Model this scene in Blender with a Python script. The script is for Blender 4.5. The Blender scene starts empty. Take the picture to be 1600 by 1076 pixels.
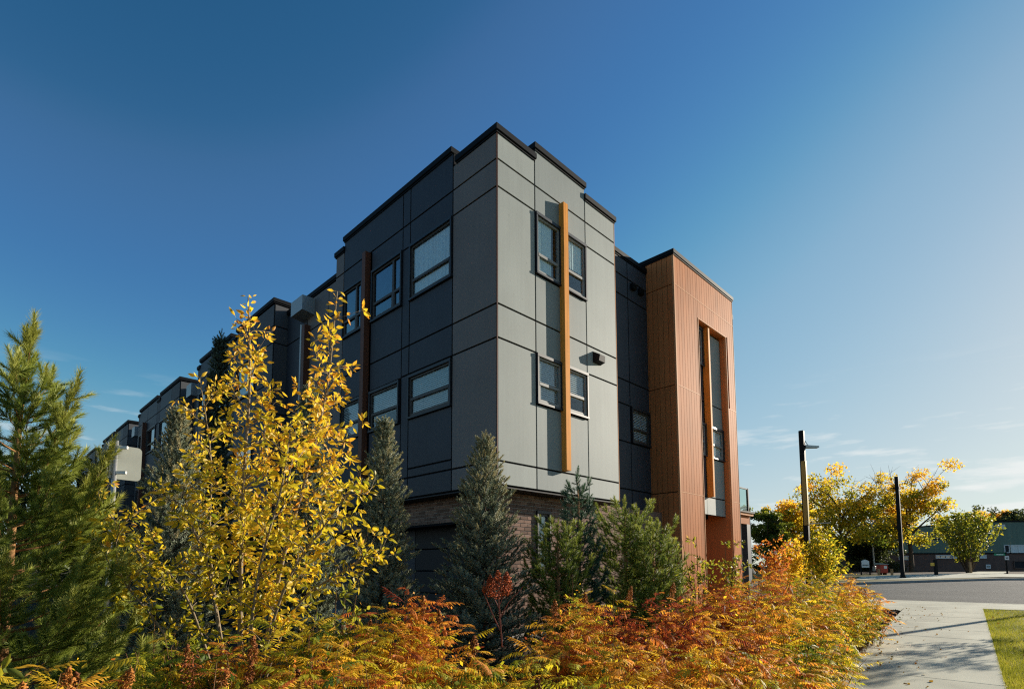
import bpy, math, random
import numpy as np
from mathutils import Vector, Matrix

# ------------------------------------------------------------------ camera
S = bpy.context.scene
COL = S.collection
RNG = np.random.default_rng(7)
random.seed(7)

YAW, PITCH, ROLL, FPX, PX, PY = .776898, .0879262, -.0037588, 860.565, 800.0, 809.78
CAM = np.array([-7.011, -7.271, 1.55])
_f = np.array([math.cos(YAW) * math.cos(PITCH), math.sin(YAW) * math.cos(PITCH), math.sin(PITCH)])
_r = np.array([math.sin(YAW), -math.cos(YAW), 0.0])
_u = np.cross(_r, _f)
_c, _s = math.cos(ROLL), math.sin(ROLL)
CR, CU, CF = _c * _r + _s * _u, -_s * _r + _c * _u, _f
cam_data = bpy.data.cameras.new('camera')
cam = bpy.data.objects.new('camera', cam_data)
COL.objects.link(cam)
S.camera = cam
cam_data.sensor_fit = 'HORIZONTAL'
cam_data.sensor_width = 36.0
cam_data.lens = FPX / 1600 * 36
cam_data.shift_y = (PY - 538) / 1600
cam_data.clip_start = .05
cam_data.clip_end = 3000
cam.matrix_world = Matrix(((CR[0], CU[0], -CF[0], CAM[0]), (CR[1], CU[1], -CF[1], CAM[1]),
                           (CR[2], CU[2], -CF[2], CAM[2]), (0, 0, 0, 1)))

# ------------------------------------------------------------------ sky, sun, exposure
SUN_EL = math.radians(17)
SUN_AZ = math.atan2(.96, -.28)          # from +Y towards +X
world = bpy.data.worlds.new('World')
S.world = world
world.use_nodes = True
wn, wl = world.node_tree.nodes, world.node_tree.links
wn.clear()
w_out = wn.new('ShaderNodeOutputWorld')
w_bg = wn.new('ShaderNodeBackground')
w_bg.inputs['Strength'].default_value = .085
sky = wn.new('ShaderNodeTexSky')
sky.sky_type = 'NISHITA'
sky.sun_disc = False
sky.sun_elevation = SUN_EL
sky.sun_rotation = SUN_AZ
sky.altitude = 0
sky.air_density = 1.0
sky.dust_density = .3
sky.ozone_density = 2.5
# thin streaks of cloud low over the horizon, all the way round
w_tc = wn.new('ShaderNodeTexCoord')
w_map = wn.new('ShaderNodeMapping')
w_map.inputs['Scale'].default_value = (2.6, 2.6, 17.0)
w_map.inputs['Rotation'].default_value = (math.radians(4), math.radians(-6), 0)
w_noise = wn.new('ShaderNodeTexNoise')
w_noise.inputs['Scale'].default_value = 2.3
w_noise.inputs['Detail'].default_value = 7
w_noise.inputs['Roughness'].default_value = .55
w_ramp = wn.new('ShaderNodeValToRGB')
w_ramp.color_ramp.elements[0].position = .54
w_ramp.color_ramp.elements[1].position = .67
w_sep = wn.new('ShaderNodeSeparateXYZ')
w_band = wn.new('ShaderNodeValToRGB')
cr = w_band.color_ramp
cr.elements[0].position = 0.0; cr.elements[0].color = (1, 1, 1, 1)
cr.elements[1].position = .30; cr.elements[1].color = (0, 0, 0, 1)
e = cr.elements.new(.16); e.color = (.9, .9, .9, 1)
w_mul = wn.new('ShaderNodeMath'); w_mul.operation = 'MULTIPLY'
w_mul2 = wn.new('ShaderNodeMath'); w_mul2.operation = 'MULTIPLY'; w_mul2.inputs[1].default_value = .75
w_mix = wn.new('ShaderNodeMix'); w_mix.data_type = 'RGBA'
w_mix.inputs['B'].default_value = (5.9, 6.0, 5.9, 1)
wl.new(w_tc.outputs['Generated'], w_map.inputs['Vector'])
wl.new(w_map.outputs['Vector'], w_noise.inputs['Vector'])
wl.new(w_noise.outputs['Fac'], w_ramp.inputs['Fac'])
wl.new(w_tc.outputs['Generated'], w_sep.inputs['Vector'])
wl.new(w_sep.outputs['Z'], w_band.inputs['Fac'])
wl.new(w_ramp.outputs['Color'], w_mul.inputs[0])
wl.new(w_band.outputs['Color'], w_mul.inputs[1])
wl.new(w_mul.outputs[0], w_mul2.inputs[0])
wl.new(w_mul2.outputs[0], w_mix.inputs['Factor'])
# tone curve of the film, applied evenly to the whole sky
SKY_K = .085 * 2 ** .85
w_in = wn.new('ShaderNodeVectorMath'); w_in.operation = 'SCALE'; w_in.inputs['Scale'].default_value = .085 * 2 ** .75 / 1.5
w_cur = wn.new('ShaderNodeRGBCurve')
w_cur.mapping.use_clip = True
for ch, pts in enumerate((((0, 0), (.06, .026), (.0687, .050), (.087, .058), (.16, .205), (.19, .265), (.58, .60), (1, .72)),
                          ((0, 0), (.109, .116), (.123, .150), (.155, .195), (.243, .385), (.294, .455), (.745, .72), (1, .80)),
                          ((0, 0), (.20, .262), (.227, .343), (.267, .42), (.40, .575), (.473, .63), (.87, .76), (1, .80)))):
    cv = w_cur.mapping.curves[ch]
    for i, p in enumerate(pts):
        if i == 0: cv.points[0].location = p
        elif i == len(pts) - 1: cv.points[-1].location = p
        else: cv.points.new(*p)
w_cur.mapping.update()
w_back = wn.new('ShaderNodeVectorMath'); w_back.operation = 'SCALE'; w_back.inputs['Scale'].default_value = 1 / SKY_K
wl.new(sky.outputs['Color'], w_in.inputs[0])
wl.new(w_in.outputs[0], w_cur.inputs['Color'])
wl.new(w_cur.outputs[0], w_back.inputs[0])
wl.new(w_back.outputs[0], w_mix.inputs['A'])
wl.new(w_mix.outputs['Result'], w_bg.inputs['Color'])
wl.new(w_bg.outputs['Background'], w_out.inputs['Surface'])

sun_data = bpy.data.lights.new('sun', 'SUN')
sun_data.energy = 5.0
sun_data.angle = math.radians(.5)
sun_data.color = (1.0, .90, .75)
sun = bpy.data.objects.new('sun', sun_data)
COL.objects.link(sun)
SUN = Vector((math.sin(SUN_AZ) * math.cos(SUN_EL), math.cos(SUN_AZ) * math.cos(SUN_EL), math.sin(SUN_EL)))
sun.rotation_euler = SUN.to_track_quat('Z', 'Y').to_euler()
sun.location = (30, -20, 30)

S.view_settings.view_transform = 'Standard'
S.view_settings.look = 'None'
S.view_settings.gamma = 1
S.view_settings.use_curve_mapping = False
S.view_settings.exposure = .85
S.cycles.use_denoising = False
S.cycles.filter_width = 1.2
S.cycles.max_bounces = 8
S.cycles.transparent_max_bounces = 12


# ------------------------------------------------------------------ helpers
def ray(px, py):
    return ((px - PX) / FPX) * CR - ((py - PY) / FPX) * CU + CF


def at(px, py, d):
    """world point seen at a pixel of the photograph, d metres in front of the lens"""
    return CAM + ray(px, py) * d


KS = .0163


def gz(x):
    return KS * min(max(x, -40.0), 60.0)


def gnd(px, d):
    p = at(px, 884, d)
    return np.array([p[0], p[1], gz(p[0])])


def gpix(px, py):
    d = ray(px, py)
    t = (KS * CAM[0] - CAM[2]) / (d[2] - KS * d[0])
    return CAM + t * d


def link(o, parent=None):
    COL.objects.link(o)
    if parent is not None:
        o.parent = parent
    return o


def tag(o, label=None, cat=None, group=None, kind=None):
    if label: o['label'] = label
    if cat: o['category'] = cat
    if group: o['group'] = group
    if kind: o['kind'] = kind
    return o


def empty(name, loc=(0, 0, 0), label=None, cat=None, group=None, parent=None):
    o = bpy.data.objects.new(name, None)
    o.location = loc
    o.empty_display_size = .2
    link(o, parent)
    return tag(o, label, cat, group)


def mesh_obj(name, V, F, mat, parent=None, smooth=False, tint=None):
    me = bpy.data.meshes.new(name)
    if isinstance(F, np.ndarray):
        V = np.asarray(V, dtype=np.float32)
        n, m = len(V), len(F)
        k = F.shape[1]
        me.vertices.add(n)
        me.vertices.foreach_set('co', V.ravel())
        me.loops.add(m * k)
        me.loops.foreach_set('vertex_index', F.astype(np.int32).ravel())
        me.polygons.add(m)
        me.polygons.foreach_set('loop_start', np.arange(0, m * k, k, dtype=np.int32))
        me.polygons.foreach_set('loop_total', np.full(m, k, dtype=np.int32))
        me.update(calc_edges=True)
    else:
        me.from_pydata([tuple(v) for v in V], [], F)
        me.update()
    if tint is not None:
        a = me.attributes.new('tint', 'FLOAT', 'POINT')
        a.data.foreach_set('value', np.asarray(tint, dtype=np.float32))
    if smooth:
        me.polygons.foreach_set('use_smooth', np.ones(len(me.polygons), dtype=bool))
    for mm in (mat if isinstance(mat, (list, tuple)) else [mat]):
        me.materials.append(mm)
    o = bpy.data.objects.new(name, me)
    return link(o, parent)


class MB:
    """collects simple shapes; build() links them as one mesh object"""
    def __init__(s):
        s.V, s.F = [], []

    def box(s, x0, x1, y0, y1, z0, z1):
        b = len(s.V)
        s.V += [(x0, y0, z0), (x1, y0, z0), (x1, y1, z0), (x0, y1, z0), (x0, y0, z1), (x1, y0, z1), (x1, y1, z1), (x0, y1, z1)]
        s.F += [(b, b + 3, b + 2, b + 1), (b + 4, b + 5, b + 6, b + 7), (b, b + 1, b + 5, b + 4), (b + 1, b + 2, b + 6, b + 5),
                (b + 2, b + 3, b + 7, b + 6), (b + 3, b, b + 4, b + 7)]
        return s

    def tbox(s, x0, x1, y0, y1, z0, z1, r, slope=False):
        """box whose outer long edges are chamfered by r (in all directions, cheap bevel)"""
        b = len(s.V)
        for z, q in ((z0, r), (z0 + r, 0), (z1 - r, 0), (z1, r)):
            s.V += [(x0 + q, y0 + q, z), (x1 - q, y0 + q, z), (x1 - q, y1 - q, z), (x0 + q, y1 - q, z)]
        s.F.append((b, b + 3, b + 2, b + 1))
        for k in range(3):
            for i in range(4):
                j = (i + 1) % 4
                s.F.append((b + 4 * k + i, b + 4 * k + j, b + 4 * k + 4 + j, b + 4 * k + 4 + i))
        s.F.append((b + 12, b + 13, b + 14, b + 15))
        return s

    def tube(s, pts, rad, n=6, cap=True):
        pts = [np.asarray(p, float) for p in pts]
        if not hasattr(rad, '__len__'):
            rad = [rad] * len(pts)
        b = len(s.V)
        ref = np.array([.3, .2, 1.0]) if abs((pts[-1] - pts[0])[2]) < .9 * np.linalg.norm(pts[-1] - pts[0]) else np.array([1.0, .1, 0])
        for i, p in enumerate(pts):
            d = pts[min(i + 1, len(pts) - 1)] - pts[max(i - 1, 0)]
            d = d / (np.linalg.norm(d) + 1e-9)
            a = np.cross(ref, d); a /= np.linalg.norm(a) + 1e-9
            c = np.cross(d, a)
            for k in range(n):
                t = 2 * math.pi * k / n
                s.V.append(tuple(p + rad[i] * (math.cos(t) * a + math.sin(t) * c)))
        for i in range(len(pts) - 1):
            for k in range(n):
                j = (k + 1) % n
                s.F.append((b + i * n + k, b + i * n + j, b + (i + 1) * n + j, b + (i + 1) * n + k))
        if cap:
            s.F.append(tuple(b + k for k in range(n))[::-1])
            s.F.append(tuple(b + (len(pts) - 1) * n + k for k in range(n)))
        return s

    def build(s, name, mat, parent=None, smooth=False):
        return mesh_obj(name, s.V, s.F, mat, parent, smooth)


def box(name, mat, parent, x0, x1, y0, y1, z0, z1):
    return MB().box(x0, x1, y0, y1, z0, z1).build(name, mat, parent)


def sheet(name, mat, pts, z_off=0.0, parent=None, thick=0.0):
    """polygon of (x,y) laid on the sloping ground; thick > 0 gives it a real edge"""
    V = [(x, y, gz(x) + z_off) for x, y in pts]
    n = len(V)
    F = [tuple(range(n))]
    if thick:
        V += [(x, y, z - thick) for x, y, z in V]
        for i in range(n):
            j = (i + 1) % n
            F.append((i, i + n, j + n, j))
    return mesh_obj(name, V, F, mat, parent)


# --- instancing of small templates into one mesh
def frames(D, roll):
    """rotation matrices taking +Z to the rows of D, rolled about it"""
    D = D / (np.linalg.norm(D, axis=1, keepdims=True) + 1e-9)
    ref = np.where(np.abs(D[:, 2:3]) > .95, np.array([[1.0, 0, 0]]), np.array([[0, 0, 1.0]]))
    A = np.cross(ref, D); A /= np.linalg.norm(A, axis=1, keepdims=True) + 1e-9
    B = np.cross(D, A)
    c, s = np.cos(roll)[:, None], np.sin(roll)[:, None]
    return np.stack([A * c + B * s, -A * s + B * c, D], axis=2)


def instance(T, P, R, sc):
    TV, TF = T
    V = np.einsum('kij,nj->kni', R, TV) * np.asarray(sc)[:, None, None] + P[:, None, :]
    K, n = len(P), len(TV)
    F = (TF[None] + (np.arange(K) * n)[:, None, None]).reshape(-1, TF.shape[1])
    return V.reshape(-1, 3), F


class Foliage:
    def __init__(s):
        s.V, s.F, s.T, s.n = [], [], [], 0

    def add(s, T, P, D, sc, tint, roll=None, R=None):
        P = np.asarray(P, float)
        if len(P) == 0:
            return
        D = np.asarray(D, float)
        if R is None:
            if roll is None:
                roll = RNG.uniform(0, 6.283, len(P))
            R = frames(D, roll)
        V, F = instance(T, P, R, np.broadcast_to(sc, (len(P),)))
        s.V.append(V); s.F.append(F + s.n); s.n += len(V)
        s.T.append(np.repeat(np.broadcast_to(tint, (len(P),)), len(T[0])))

    def build(s, name, mat, parent=None, smooth=False, kind='stuff'):
        if not s.V:
            return None
        o = mesh_obj(name, np.concatenate(s.V), np.concatenate(s.F), mat, parent, smooth, np.concatenate(s.T))
        if kind: o['kind'] = kind
        return o


# ------------------------------------------------------------------ materials
def new_mat(name):
    m = bpy.data.materials.new(name)
    m.use_nodes = True
    return m, m.node_tree.nodes, m.node_tree.links, m.node_tree.nodes['Principled BSDF']


def M(name, col, rough=.6, spec=.4, metal=0.0, var=None, bump=None, streak=None, spots=None, island=0.0):
    """var = (scale, amount); streak = (xy scale, z scale, amount); bump = (scale, strength); spots = (scale, amount)"""
    m, n, l, b = new_mat(name)
    b.inputs['Roughness'].default_value = rough
    b.inputs['Specular IOR Level'].default_value = spec
    b.inputs['Metallic'].default_value = metal
    c = n.new('ShaderNodeRGB'); c.outputs[0].default_value = (*col, 1)
    cur = c.outputs[0]
    tc = n.new('ShaderNodeTexCoord')
    geo = n.new('ShaderNodeNewGeometry')

    def mult(cur, fac_out, lo, hi, a=0.3, z=0.7):
        mr = n.new('ShaderNodeMapRange')
        mr.inputs['From Min'].default_value = a; mr.inputs['From Max'].default_value = z
        mr.inputs['To Min'].default_value = lo; mr.inputs['To Max'].default_value = hi
        l.new(fac_out, mr.inputs['Value'])
        mx = n.new('ShaderNodeMix'); mx.data_type = 'RGBA'; mx.blend_type = 'MULTIPLY'
        mx.inputs['Factor'].default_value = 1
        cmb = n.new('ShaderNodeCombineColor')
        for k in range(3): l.new(mr.outputs[0], cmb.inputs[k])
        l.new(cur, mx.inputs['A']); l.new(cmb.outputs[0], mx.inputs['B'])
        return mx.outputs['Result']
    if var:
        t = n.new('ShaderNodeTexNoise'); t.inputs['Scale'].default_value = var[0]; t.inputs['Detail'].default_value = 6
        l.new(tc.outputs['Object'], t.inputs['Vector'])
        cur = mult(cur, t.outputs['Fac'], 1 - var[1], 1 + var[1])
    if streak:
        if len(streak) == 3: streak = (streak[0],) + tuple(streak)
        mp = n.new('ShaderNodeMapping'); mp.inputs['Scale'].default_value = streak[:3]
        t = n.new('ShaderNodeTexNoise'); t.inputs['Scale'].default_value = 1; t.inputs['Detail'].default_value = 5
        l.new(tc.outputs['Object'], mp.inputs['Vector']); l.new(mp.outputs[0], t.inputs['Vector'])
        cur = mult(cur, t.outputs['Fac'], 1 - streak[3], 1 + streak[3])
    if spots:
        t = n.new('ShaderNodeTexVoronoi'); t.inputs['Scale'].default_value = spots[0]
        l.new(tc.outputs['Object'], t.inputs['Vector'])
        cur = mult(cur, t.outputs['Distance'], 1 - spots[1], 1.0, .03, .07)
    if island:
        oi = n.new('ShaderNodeObjectInfo')
        ad = n.new('ShaderNodeMath'); ad.operation = 'ADD'
        l.new(geo.outputs['Random Per Island'], ad.inputs[0]); l.new(oi.outputs['Random'], ad.inputs[1])
        fr = n.new('ShaderNodeMath'); fr.operation = 'FRACT'; l.new(ad.outputs[0], fr.inputs[0])
        cur = mult(cur, fr.outputs[0], 1 - island, 1 + island, 0, 1)
    l.new(cur, b.inputs['Base Color'])
    if bump:
        t = n.new('ShaderNodeTexNoise'); t.inputs['Scale'].default_value = bump[0]; t.inputs['Detail'].default_value = 5
        l.new(tc.outputs['Object'], t.inputs['Vector'])
        bp = n.new('ShaderNodeBump'); bp.inputs['Strength'].default_value = bump[1]; bp.inputs['Distance'].default_value = .02
        l.new(t.outputs['Fac'], bp.inputs['Height']); l.new(bp.outputs[0], b.inputs['Normal'])
    return m


def leaf_mat(name, stops, trans=.35, rough=.5, spec=.3, gain=1.25):
    m, n, l, b = new_mat(name)
    a = n.new('ShaderNodeAttribute'); a.attribute_name = 'tint'
    r = n.new('ShaderNodeValToRGB')
    els = r.color_ramp.elements
    while len(els) < len(stops): els.new(.5)
    for el, (p, c) in zip(els, stops):
        el.position = p; el.color = (*c, 1)
    l.new(a.outputs['Fac'], r.inputs['Fac'])
    b.inputs['Roughness'].default_value = rough
    b.inputs['Specular IOR Level'].default_value = spec
    l.new(r.outputs['Color'], b.inputs['Base Color'])
    t = n.new('ShaderNodeBsdfTranslucent')
    g = n.new('ShaderNodeMix'); g.data_type = 'RGBA'; g.blend_type = 'MULTIPLY'; g.inputs['Factor'].default_value = 1
    g.inputs['B'].default_value = (gain, gain, gain * .8, 1)
    l.new(r.outputs['Color'], g.inputs['A']); l.new(g.outputs['Result'], t.inputs['Color'])
    mx = n.new('ShaderNodeMixShader'); mx.inputs['Fac'].default_value = trans
    l.new(b.outputs[0], mx.inputs[1]); l.new(t.outputs[0], mx.inputs[2])
    l.new(mx.outputs[0], n['Material Output'].inputs['Surface'])
    return m


def glass_mat(name, tint=(.9, .95, .96), refl=.55, base=.05):
    m, n, l, b = new_mat(name)
    n.remove(b)
    tr = n.new('ShaderNodeBsdfTransparent'); tr.inputs['Color'].default_value = (*tint, 1)
    gl = n.new('ShaderNodeBsdfGlossy'); gl.inputs['Roughness'].default_value = .015
    lw = n.new('ShaderNodeLayerWeight')
    pw_ = n.new('ShaderNodeMath'); pw_.operation = 'POWER'; pw_.inputs[1].default_value = 3.2
    l.new(lw.outputs['Facing'], pw_.inputs[0])
    ma = n.new('ShaderNodeMath'); ma.operation = 'MULTIPLY_ADD'; ma.inputs[1].default_value = refl; ma.inputs[2].default_value = base
    ma.use_clamp = True
    l.new(pw_.outputs[0], ma.inputs[0])
    mx = n.new('ShaderNodeMixShader')
    l.new(ma.outputs[0], mx.inputs['Fac']); l.new(tr.outputs[0], mx.inputs[1]); l.new(gl.outputs[0], mx.inputs[2])
    l.new(mx.outputs[0], n['Material Output'].inputs['Surface'])
    return m


MT = dict(
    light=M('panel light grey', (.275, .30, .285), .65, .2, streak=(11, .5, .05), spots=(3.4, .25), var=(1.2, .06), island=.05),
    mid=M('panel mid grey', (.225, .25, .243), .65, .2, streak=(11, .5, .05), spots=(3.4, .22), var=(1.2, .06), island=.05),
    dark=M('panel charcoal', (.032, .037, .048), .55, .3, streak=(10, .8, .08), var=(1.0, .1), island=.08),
    shadegrey=M('panel grey shade darkened', (.165, .15, .145), .65, .2, streak=(11, .5, .035), var=(1.0, .06), island=.05),  # darker copy of the light grey panel; left wall's shade put into the colour
    joint=M('joint black', (.008, .009, .011), .8, .1),
    rowgrey=M('row panel grey', (.085, .086, .090), .65, .2, streak=(11, .5, .04), var=(1.0, .06), island=.06),
    coping=M('coping metal', (.006, .007, .009), .6, .10, var=(3, .2)),
    wood=M('wood look siding', (.44, .165, .062), .62, .035, streak=(60, 1.2, .12), var=(.8, .10), island=.09),
    woodgap=M('siding groove', (.06, .025, .012), .8, .1),
    woodtrim=M('siding trim', (.55, .27, .13), .6, .04),
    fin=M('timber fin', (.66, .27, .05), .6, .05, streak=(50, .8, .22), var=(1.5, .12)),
    finred=M('timber fin dark brown', (.13, .05, .028), .55, .25, streak=(50, .8, .16)),  # deep brown fin colour, darker than the orange front fin
    trim=M('window trim', (.018, .021, .027), .45, .4),
    sash=M('window sash', (.24, .245, .24), .55, .2),
    sashdk=M('window sash dark', (.05, .042, .036), .5, .4),
    blind=M('blind slat', (.66, .64, .62), .6, .3),
    curtain=M('sheer curtain', (.72, .76, .74), .8, .1, streak=(18, .1, .14)),
    room=M('dim room', (.035, .035, .038), .9, .1),
    mortar=M('mortar', (.36, .33, .30), .9, .1, var=(30, .15)),
    brick=M('brick', (.20, .125, .095), .85, .15, var=(25, .16), island=.32),
    concrete=M('concrete', (.45, .44, .345), .88, .12, var=(1.4, .15), streak=(.35, 1.6, 1, .10), bump=(70, .12)),
    concold=M('old concrete', (.30, .30, .285), .85, .2, var=(1.5, .16), bump=(40, .3)),
    asphalt=M('asphalt', (.088, .090, .086), .9, .12, var=(.25, .14), streak=(.9, .03, 1, .22), bump=(90, .4)),
    mulch=M('mulch', (.055, .034, .022), .95, .1, var=(9, .5), bump=(30, 1.0)),
    soil=M('soil', (.06, .045, .032), .95, .1, var=(3, .4), bump=(12, .8)),
    lawn=M('lawn', (.22, .21, .03), .9, .1, var=(1.3, .35), bump=(40, .8)),
    lawnfar=M('dry lawn', (.15, .13, .045), .9, .1, var=(.6, .3), bump=(20, .6)),
    black=M('black painted steel', (.010, .010, .011), .6, .12, var=(4, .2)),
    galv=M('galvanised steel', (.42, .42, .40), .42, .5, metal=.7, var=(7, .12)),
    alu=M('sign back aluminium', (.27, .285, .25), .6, .2, metal=0, var=(4, .12)),
    white=M('white paint', (.75, .75, .73), .5, .4),
    red=M('red paint', (.45, .045, .025), .45, .4),
    green=M('street sign green', (.015, .25, .13), .4, .4),
    yellow=M('yellow paint', (.65, .42, .06), .5, .4),
    post=M('timber post', (.36, .22, .11), .8, .2, streak=(30, 2, .2)),
    gold=M('bronze cover', (.36, .27, .09), .35, .5, metal=.5),
    barkpale=M('pale bark', (.22, .17, .11), .8, .2, streak=(30, 10, .2)),
    bark=M('bark', (.10, .072, .05), .9, .1, var=(12, .3), bump=(30, .6)),
    barkpine=M('pine bark', (.27, .14, .06), .85, .15, var=(16, .3)),
    cane=M('shrub cane', (.20, .10, .045), .7, .2, var=(12, .3)),
    redcane=M('red cane', (.26, .085, .06), .7, .2, var=(12, .3)),
    greenwall=M('green metal cladding', (.13, .20, .155), .6, .3, streak=(5, .3, .10), var=(.3, .08)),
    brownwall=M('brown block wall', (.15, .095, .078), .85, .15, var=(2, .15)),
    metal=M('pale sheet metal', (.42, .43, .43), .35, .5, metal=.3),
    scupper=M('scupper box metal', (.34, .36, .36), .4, .5, metal=.2),
    roof=M('roof membrane', (.08, .08, .08), .9, .1),
    bottomdark=M('soffit', (.04, .04, .042), .7, .2),
    garage=M('garage door', (.016, .016, .018), .6, .3),
)
MT['glass'] = glass_mat('window glass')
MT['glassclear'] = glass_mat('guard glass', (.78, .9, .86), .35, .08)
MT['glasssky'] = glass_mat('window glass reflective', (.6, .68, .72), .8, .17)
LM = dict(
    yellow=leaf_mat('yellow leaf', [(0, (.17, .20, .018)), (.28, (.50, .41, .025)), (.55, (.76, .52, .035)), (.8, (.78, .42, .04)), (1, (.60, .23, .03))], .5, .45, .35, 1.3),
    shrub=leaf_mat('shrub leaf', [(0, (.08, .13, .015)), (.22, (.40, .38, .025)), (.45, (.78, .54, .035)), (.66, (.72, .32, .045)), (.85, (.54, .15, .038)), (1, (.26, .05, .026))], .5, .55, .2, 1.25),
    seed=leaf_mat('seed head', [(0, (.16, .05, .02)), (.5, (.36, .13, .03)), (1, (.55, .24, .05))], .15, .7, .2),
    redseed=leaf_mat('red seed head', [(0, (.24, .05, .02)), (1, (.48, .12, .04))], .2, .7, .2),
    spruce=leaf_mat('spruce needle', [(0, (.05, .066, .046)), (.5, (.16, .19, .13)), (.85, (.27, .30, .21)), (1, (.38, .33, .18))], .2, .6, .2),
    pine=leaf_mat('pine needle', [(0, (.035, .065, .014)), (.5, (.13, .19, .03)), (.85, (.29, .33, .065)), (1, (.40, .40, .10))], .32, .5, .3),
    bluepine=leaf_mat('blue pine needle', [(0, (.025, .055, .04)), (.5, (.07, .14, .09)), (1, (.15, .23, .14))], .2, .5, .3),
    green=leaf_mat('green leaf', [(0, (.05, .075, .018)), (.4, (.16, .19, .025)), (.7, (.36, .33, .03)), (1, (.55, .40, .04))], .5, .5, .3),
    autumn=leaf_mat('autumn leaf', [(0, (.08, .11, .015)), (.35, (.30, .27, .02)), (.65, (.70, .46, .03)), (1, (.66, .32, .035))], .6, .5, .2, 1.45),
    darkgreen=leaf_mat('dark leaf', [(0, (.03, .042, .02)), (.6, (.085, .10, .035)), (1, (.18, .17, .045))], .45, .5, .3),
    grass=leaf_mat('grass blade', [(0, (.12, .14, .015)), (.5, (.34, .33, .035)), (.85, (.52, .44, .07)), (1, (.6, .46, .15))], .4, .6, .2),
    chip=leaf_mat('bark chip', [(0, (.02, .012, .008)), (.6, (.075, .042, .026)), (1, (.17, .10, .06))], .0, .9, .1),
    litter=leaf_mat('fallen leaf', [(0, (.20, .12, .03)), (.5, (.45, .28, .04)), (1, (.32, .12, .03))], .2, .6, .2),
)


# ------------------------------------------------------------------ ground and paving
def YL(x): return -5.08 + (x - .8) * .095      # building-side edge of the pavement
def YR(x): return -6.74 + (x - 2.18) * .088    # lawn-side edge


xs = [-600, -40, 60, 600]
V, F = [], []
for x in xs:
    for y in (-600, 600):
        V.append((x, y, gz(x) - .03))
for i in range(3):
    F.append((2 * i, 2 * i + 2, 2 * i + 3, 2 * i + 1))
tag(mesh_obj('ground', V, F, MT['soil']), kind='structure')

bed = [(-14, YL(-14)), (12.9, YL(12.9)), (12.9, 8), (0, 8), (-3.4, 20), (-14, 20)]
tag(sheet('planting_bed', MT['mulch'], bed, .004), kind='structure')

side = tag(empty('sidewalk'), kind='structure')
x = -13.0
while x < 14.5:
    x1 = min(x + 1.52, 14.62)
    j = .006
    V = []
    for (xx, lift, ins) in ((x + j, 0, 0), (x1 - j, 0, 0)):
        pass
    a, b_ = x + j, x1 - j
    dz = RNG.uniform(-.002, .002)
    ring = []
    for ins, zz in ((0, -.08), (0, .026), (.008, .034)):
        ring += [(a + ins, YR(a) + ins, gz(a) + zz + dz), (b_ - ins, YR(b_) + ins, gz(b_) + zz + dz),
                 (b_ - ins, YL(b_) - ins, gz(b_) + zz + dz), (a + ins, YL(a) - ins, gz(a) + zz + dz)]
    F = [(8, 9, 10, 11)]
    for k in range(2):
        for i in range(4):
            jn = (i + 1) % 4
            F.append((4 * k + i, 4 * k + jn, 4 * k + 4 + jn, 4 * k + 4 + i))
    mesh_obj('slab', ring, F, MT['concrete'], side)
    x = x1
for y0, y1 in ((YL(13.7) + .012, -2.6), (-2.6, -1.1), (-1.1, .4), (.4, 1.9), (1.9, 3.4)):
    a, b_ = 12.9, 14.615
    V = [(a, y0 + .005, gz(a) + .031), (b_, y0 + .005, gz(b_) + .031), (b_, y1 - .005, gz(b_) + .031), (a, y1 - .005, gz(a) + .031)]
    V += [(q[0], q[1], q[2] - .1) for q in V]
    mesh_obj('slab', V, [(0, 1, 2, 3), (0, 4, 5, 1), (1, 5, 6, 2), (2, 6, 7, 3), (3, 7, 4, 0)], MT['concrete'], side)
# pavement along the cross street, with the ramp down to the road
XN = 17.35
crossp = tag(empty('cross_pavement'), kind='structure')
ys = [-40, -34, -28, -22, -16, -12.5, -10, -8.4, YR(14.6), YL(14.6), -3.4, -1.8, 0, 3, 6, 10, 16, 22, 28, 34]
for y0, y1 in zip(ys[:-1], ys[1:]):
    a, b_ = 14.635, 16.9
    V = [(a, y0 + .005, gz(a) + .03), (b_, y0 + .005, gz(b_) + .03), (b_, y1 - .005, gz(b_) + .03), (a, y1 - .005, gz(a) + .03)]
    V += [(q[0], q[1], q[2] - .1) for q in V]
    mesh_obj('slab', V, [(0, 1, 2, 3), (0, 4, 5, 1), (1, 5, 6, 2), (2, 6, 7, 3), (3, 7, 4, 0)], MT['concrete'], crossp)
# near kerb: flush at the ramp, raised elsewhere
kerb = tag(empty('near_kerb'), kind='structure')
for y0, y1, hh in ((-40, -9.0, .05), (-9.0, -6.2, .036), (-6.2, -2.2, .032), (-2.2, 34, .05)):
    a, b_ = 16.905, XN
    V = [(a, y0 + .004, gz(a) + hh), (b_, y0 + .004, gz(b_) + hh - .012), (b_, y1 - .004, gz(b_) + hh - .012), (a, y1 - .004, gz(a) + hh)]
    V += [(q[0], q[1], q[2] - .15) for q in V]
    mesh_obj('kerbstone', V, [(0, 1, 2, 3), (0, 4, 5, 1), (1, 5, 6, 2), (2, 6, 7, 3), (3, 7, 4, 0)], MT['concrete'], kerb)

# the lawn beside the pavement
tag(sheet('lawn', MT['lawn'], [(-14, -40), (14.6, -40), (14.6, YR(14.6) - .004), (-14, YR(-14) - .004)], .012), kind='structure')

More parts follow.
